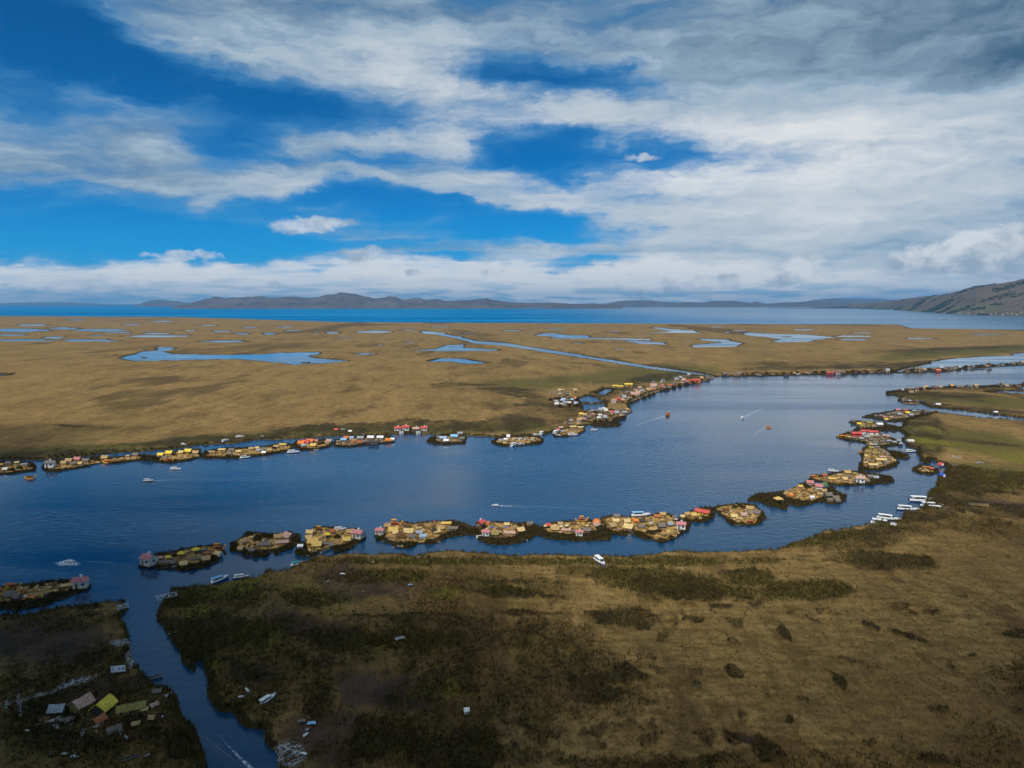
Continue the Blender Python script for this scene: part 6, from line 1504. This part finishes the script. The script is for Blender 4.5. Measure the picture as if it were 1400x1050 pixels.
def litter():
    r, a = random.Random(31), MB()
    for px, py, n, sx, sy in ((110, 985, 46, 50, 16), (70, 1000, 30, 40, 12), (200, 975, 34, 24, 16), (150, 1005, 30, 34, 10), (110, 1030, 22, 50, 8), (30, 965, 14, 14, 16), (340, 950, 14, 24, 14), (415, 1000, 16, 20, 16), (400, 1030, 24, 22, 12), (470, 800, 16, 40, 14), (240, 860, 10, 10, 14)):
        for _ in range(n):
            x, y = G(r.gauss(px, sx * .5), r.gauss(py, sy * .5), 1)
            k = r.uniform(.12, .55)
            a.box((x, y, r.uniform(.7, 1.25)), (k * r.uniform(.8, 4), k, k * r.uniform(.3, .9)), r.choice((0, 1, 1, 2, 2, 3, 3, 3)), r.uniform(0, 3.1))
    o = bpy.data.objects.new('litter', a.mesh('litter', [C('white'), C('silver'), M_WOOD, C('brown')]))
    COL.objects.link(o)
    o['kind'] = 'stuff'
litter()

# ------------------------------------------------------------------ wakes
def wake_mats():
    m, N, b = new_mat('foam')
    p = N.coord('Object')
    f = N.noise(N.mapping(p, scale=(1.0, 1.0, 1)), 1.1, 5, 0.75)
    at = N.attr('froth')
    k = N.math('MULTIPLY', N.remap(f, 0.40, 0.62), at.outputs['Fac'], clamp=True)
    b.inputs['Base Color'].default_value = (.78, .82, .85, 1)
    b.inputs['Roughness'].default_value = .9
    tr = N.n.new('ShaderNodeBsdfTransparent')
    mx = N.n.new('ShaderNodeMixShader')
    N.l.new(k, mx.inputs[0]); N.l.new(tr.outputs[0], mx.inputs[1]); N.l.new(b.outputs[0], mx.inputs[2])
    N.l.new(mx.outputs[0], m.node_tree.nodes['Material Output'].inputs[0])
    return m
M_FOAM = wake_mats()
def foam(pts, widths, froth):
    """a strip of broken foam lying on the water"""
    P = [Vector((*G(*p), 0.03)) for p in pts]
    V, F, A_ = [], [], []
    n, cr = len(P), 7
    Q = []
    for i in range(n - 1):
        k = max(2, int((P[i + 1] - P[i]).length / .8))
        for j in range(k):
            t = j / k
            Q.append((P[i].lerp(P[i + 1], t), widths[i] + (widths[i + 1] - widths[i]) * t, froth[i] + (froth[i + 1] - froth[i]) * t))
    Q.append((P[-1], widths[-1], froth[-1]))
    for i, (p, w, f) in enumerate(Q):
        d = (Q[min(i + 1, len(Q) - 1)][0] - Q[max(i - 1, 0)][0]).normalized()
        s = Vector((-d.y, d.x, 0))
        for c in range(cr):
            u = c / (cr - 1) * 2 - 1
            V.append(p + s * w * u); A_.append(f * (1 - u * u))
    for i in range(len(Q) - 1):
        for c in range(cr - 1):
            F.append((i * cr + c, i * cr + c + 1, (i + 1) * cr + c + 1, (i + 1) * cr + c))
    me = bpy.data.meshes.new('wake_foam')
    me.from_pydata(V, [], F)
    at = me.attributes.new('froth', 'FLOAT', 'POINT')
    at.data.foreach_set('value', A_)
    me.materials.append(M_FOAM)
    o = bpy.data.objects.new('wake_foam', me)
    COL.objects.link(o)
    o['kind'] = 'stuff'
foam([(86, 767), (92, 770), (102, 771), (114, 773)], [3.4, 3.6, 2.0, 1.0], [1.5, 1.9, 1.4, .5])
foam([(98, 769), (130, 770.5), (160, 772), (193, 774)], [1.0, .9, .8, .6], [.9, .45, .35, .2])
foam([(300, 1005), (312, 1020), (326, 1034), (342, 1050), (352, 1062)], [.15, .25, .4, .6, .9], [.15, .35, .6, .9, 1.2])
foam([(209, 657.5), (240, 656), (300, 653)], [1.0, 1.0, 1.0], [.45, .15, .05])
foam([(683, 691.5), (720, 693), (800, 695)], [1.4, 1.0, .8], [.6, .2, .05])
foam([(909, 569), (890, 575), (868, 582)], [1.5, 1.5, 2.5], [.6, .3, .1])
foam([(1019, 570), (1032, 563), (1045, 556)], [1.5, 2, 3], [.4, .25, .1])
foam([(1046, 585.5), (1038, 590), (1030, 596)], [1.2, 1.6, 2.4], [.35, .2, .1])

def ridges(lines, hgt, half):
    """low wave ridges of a passed boat"""
    V, F = [], []
    for pts in lines:
        Q = []
        for i in range(len(pts) - 1):
            a, b = Vector(G(*pts[i])), Vector(G(*pts[i + 1]))
            k = max(2, int((b - a).length / 2.0))
            Q += [a.lerp(b, j / k) for j in range(k)]
        Q.append(Vector(G(*pts[-1])))
        m = len(Q)
        base = len(V)
        for i, p in enumerate(Q):
            d = (Q[min(i + 1, m - 1)] - Q[max(i - 1, 0)]).normalized()
            s = Vector((-d.y, d.x))
            e = math.sin(math.pi * min(max(i / (m - 1), 0), 1)) ** .6
            for u, z in ((-1, -.04), (-.5, .45), (0, 1), (.5, .45), (1, -.04)):
                q = p + s * half * u
                V.append((q.x, q.y, z * hgt * e if z > 0 else -.02))
        F += [(base + i * 5 + c, base + (i + 1) * 5 + c, base + (i + 1) * 5 + c + 1, base + i * 5 + c + 1) for i in range(m - 1) for c in range(4)]
    me = bpy.data.meshes.new('wake_ripples')
    me.from_pydata(V, [], F)
    me.polygons.foreach_set('use_smooth', [True] * len(F))
    me.materials.append(M_WATER)
    o = bpy.data.objects.new('wake_ripples', me)
    COL.objects.link(o)
    o['kind'] = 'structure'
L_ = []
for k in range(9):
    L_.append([(0 + 8 * k, 716 + 2.5 * k), (60 + 8 * k, 700 + 5 * k), (100 + 9 * k, 706 + 5 * k), (150 + 8 * k, 726 + 4 * k), (185 + 5 * k, 752 + 1.5 * k)])
for k in range(4):
    L_.append([(100, 768 + k * 1.6), (140, 770 + k * 3), (200, 776 + k * 5)])
ridges(L_, .09, 2.0)
ridges([[(232 + 7 * k, 992 - 3 * k), (262 + 7 * k, 1006 + 2 * k), (296 + 8 * k, 1032 + 3 * k), (320 + 9 * k, 1062)] for k in range(4)], .10, .5)
ridges([[(205, 658 + k), (300, 654 + 1.2 * k), (420, 651 + 2.4 * k)] for k in range(4)], .07, 1.6)
ridges([[(680, 692 + .7 * k), (740, 694 + 1.5 * k), (830, 697 + 2.6 * k)] for k in range(4)], .07, 1.6)

# ------------------------------------------------------------------ woodland and cottages on the right-hand hill
def woodland():
    r = random.Random(8)
    V, F = [], []
    H = HILL_R
    nr, nc, _ = H.shape
    n = 0
    for _ in range(40000):
        i, j = int(r.random() ** 1.5 * nr * .55), r.randrange(nc - 1)
        p = H[i, j]
        k = vnoise(np.array([p[0] / 260]), np.array([p[1] / 260]), 77)[0] + .6 * vnoise(np.array([p[0] / 90]), np.array([p[1] / 90]), 78)[0]
        if k < .02 + 1.0 * i / nr or p[2] < 2:
            continue
        q = H[i, j + 1]
        t = r.random()
        x, y, z = p[0] + (q[0] - p[0]) * t + r.uniform(-14, 14), p[1] + r.uniform(-14, 14), p[2]
        R_, hh = r.uniform(4, 9), r.uniform(7, 15)
        b = len(V)
        for a in range(5):
            V.append((x + R_ * math.cos(a * 1.257 + t) * r.uniform(.7, 1.2), y + R_ * math.sin(a * 1.257 + t), z + hh * r.uniform(.25, .45)))
        V += [(x, y, z - 2), (x + r.uniform(-2, 2), y, z + hh)]
        for a in range(5):
            F += [(b + a, b + (a + 1) % 5, b + 6), (b + (a + 1) % 5, b + a, b + 5)]
        n += 1
        if n > 7000:
            break
    me = bpy.data.meshes.new('woodland')
    me.from_pydata(V, [], F)
    me.materials.append(cmat('tree_leaves', (0.030, 0.042, 0.020), .95, .5, .05, .05))
    o = bpy.data.objects.new('woodland', me)
    COL.objects.link(o)
    o['kind'] = 'stuff'
woodland()
rc = random.Random(12)
for k, (px, t) in enumerate([(1216, 1), (1221, 2), (1352, 2), (1360, 3), (1368, 2), (1374, 4), (1381, 3), (1388, 2), (1394, 5), (1310, 2), (1322, 3), (1290, 2), (1340, 5), (1399, 4)]):
    j = int((px - 1110) / .7)
    p = HILL_R[t, min(j, HILL_R.shape[1] - 1)]
    spawn('small', (rc.choice(['white', 'pinkish', 'silver', 'white']), 'white', 1), float(p[0]), float(p[1]), float(p[2]) - .5, rc.uniform(-30, 30), 14, label='tiny pale cottage at the foot of the right-hand hill', group='tiny pale cottages below the hill')
THINGS_DONE = True
for t in THINGS:
    if 'label' not in t['o']:
        t['o']['label'] = t['label'] or t['desc']
        if t['group']:
            t['o']['group'] = t['group']
# ------------------------------------------------------------------ air
def box_mesh(name, lo, hi):
    me = bpy.data.meshes.new(name)
    v = [(x, y, z) for z in (lo[2], hi[2]) for y in (lo[1], hi[1]) for x in (lo[0], hi[0])]
    me.from_pydata(v, [], [(0, 2, 3, 1), (4, 5, 7, 6), (0, 1, 5, 4), (1, 3, 7, 5), (3, 2, 6, 7), (2, 0, 4, 6)])
    return me
def volume_mat(name, color, density, aniso):
    m = bpy.data.materials.new(name)
    m.use_nodes = True
    nt = m.node_tree
    nt.nodes.remove(nt.nodes['Principled BSDF'])
    v = nt.nodes.new('ShaderNodeVolumePrincipled')
    v.inputs['Color'].default_value = (*color, 1)
    v.inputs['Density'].default_value = density
    v.inputs['Anisotropy'].default_value = aniso
    nt.links.new(v.outputs[0], nt.nodes['Material Output'].inputs['Volume'])
    return m
if HAZE:
    hz = bpy.data.objects.new('haze', box_mesh('haze', (-60000, -2500, -3), (60000, 46000, 700)))
    COL.objects.link(hz)
    hz['kind'] = 'stuff'
    hz.data.materials.append(volume_mat('haze_air', (0.22, 0.58, 1.0), HAZE, 0.2))

def added_shade_cloud():
    """an unseen cloud added overhead, shaped to darken the near shore"""
    alt = 900.0
    k = alt / math.tan(R(SUN_EL))
    sx, sy = -math.sin(R(SUN_AZ)) * k, -math.cos(R(SUN_AZ)) * k      # where its shadow falls, relative to it
    xs = np.linspace(-1000, 1000, 81)
    ys = np.linspace(-520, 620, 61)
    Y, X = np.meshgrid(ys, xs, indexing='ij')
    x, y = X.ravel(), Y.ravel()
    # thickness along the vertical, for the ground position (x, y) that it shades
    edge = 312 + 0.0 * x + 60 * fbm(x / 160, y * 0 + 1.5, 3, 201)
    edge = edge - 170 * np.exp(-((x - 60) / 190) ** 2)
    th = sstep(edge + 190, edge - 190, y)
    th *= 0.74 + 0.30 * sstep(100, -350, x) + 0.18 * sstep(150, 500, x) * 0.6
    th = np.maximum(th, 0.95 * sstep(-230, -420, x) * sstep(700, 200, y))
    lo = sstep(-520, -430, y) * sstep(1000, 860, np.abs(x)) * sstep(620, 560, y)
    th = th * (0.80 + 0.35 * fbm(x / 90, y / 90, 4, 202)) * lo
    T = np.maximum(th, 0.0) * 190
    top = alt + T
    bot = np.full_like(T, alt) - 0.08 * T
    nr, nc = X.shape
    i = np.arange(nr * nc).reshape(nr, nc)
    q = np.stack([i[:-1, :-1], i[:-1, 1:], i[1:, 1:], i[1:, :-1]], -1).reshape(-1, 4)
    keep = (T[q] > 0.5).any(1)
    q = q[keep]
    V = np.concatenate([np.stack([x - sx, y - sy, top + 0.05], 1), np.stack([x - sx, y - sy, bot - 0.05], 1)])
    n = nr * nc
    F = [tuple(f) for f in q.tolist()] + [tuple(int(v) + n for v in reversed(f)) for f in q.tolist()]
    # close the rim
    cnt = {}
    for f in q.tolist():
        for a, b in zip(f, f[1:] + f[:1]):
            if (b, a) in cnt:
                del cnt[(b, a)]
            else:
                cnt[(a, b)] = 1
    F += [(b, a, a + n, b + n) for a, b in cnt]
    me = bpy.data.meshes.new('added_shade_cloud')
    me.from_pydata(V.tolist(), [], F)
    bm = bmesh.new()
    bm.from_mesh(me)
    bmesh.ops.delete(bm, geom=[v for v in bm.verts if not v.link_faces], context='VERTS')
    bm.to_mesh(me)
    bm.free()
    o = bpy.data.objects.new('added_shade_cloud', me)
    COL.objects.link(o)
    o['kind'] = 'stuff'
    me.materials.append(volume_mat('shade_cloud_mist', (0.42, 0.44, 0.47), CLOUD_D, 0.5))
if CLOUD_D:
    added_shade_cloud()  # out of view, added only to shade the foreground

SC.view_settings.view_transform = 'Standard'
SC.view_settings.look = 'None'
SC.view_settings.exposure = 0.0
SC.view_settings.gamma = 1.0
SC.view_settings.use_curve_mapping = False
SC.render.engine = 'CYCLES'
SC.cycles.max_bounces = 5
SC.cycles.volume_bounces = 0
SC.cycles.use_denoising = True
SC.cycles.use_adaptive_sampling = True
SC.cycles.adaptive_threshold = 0.02
SC.cycles.adaptive_min_samples = 16
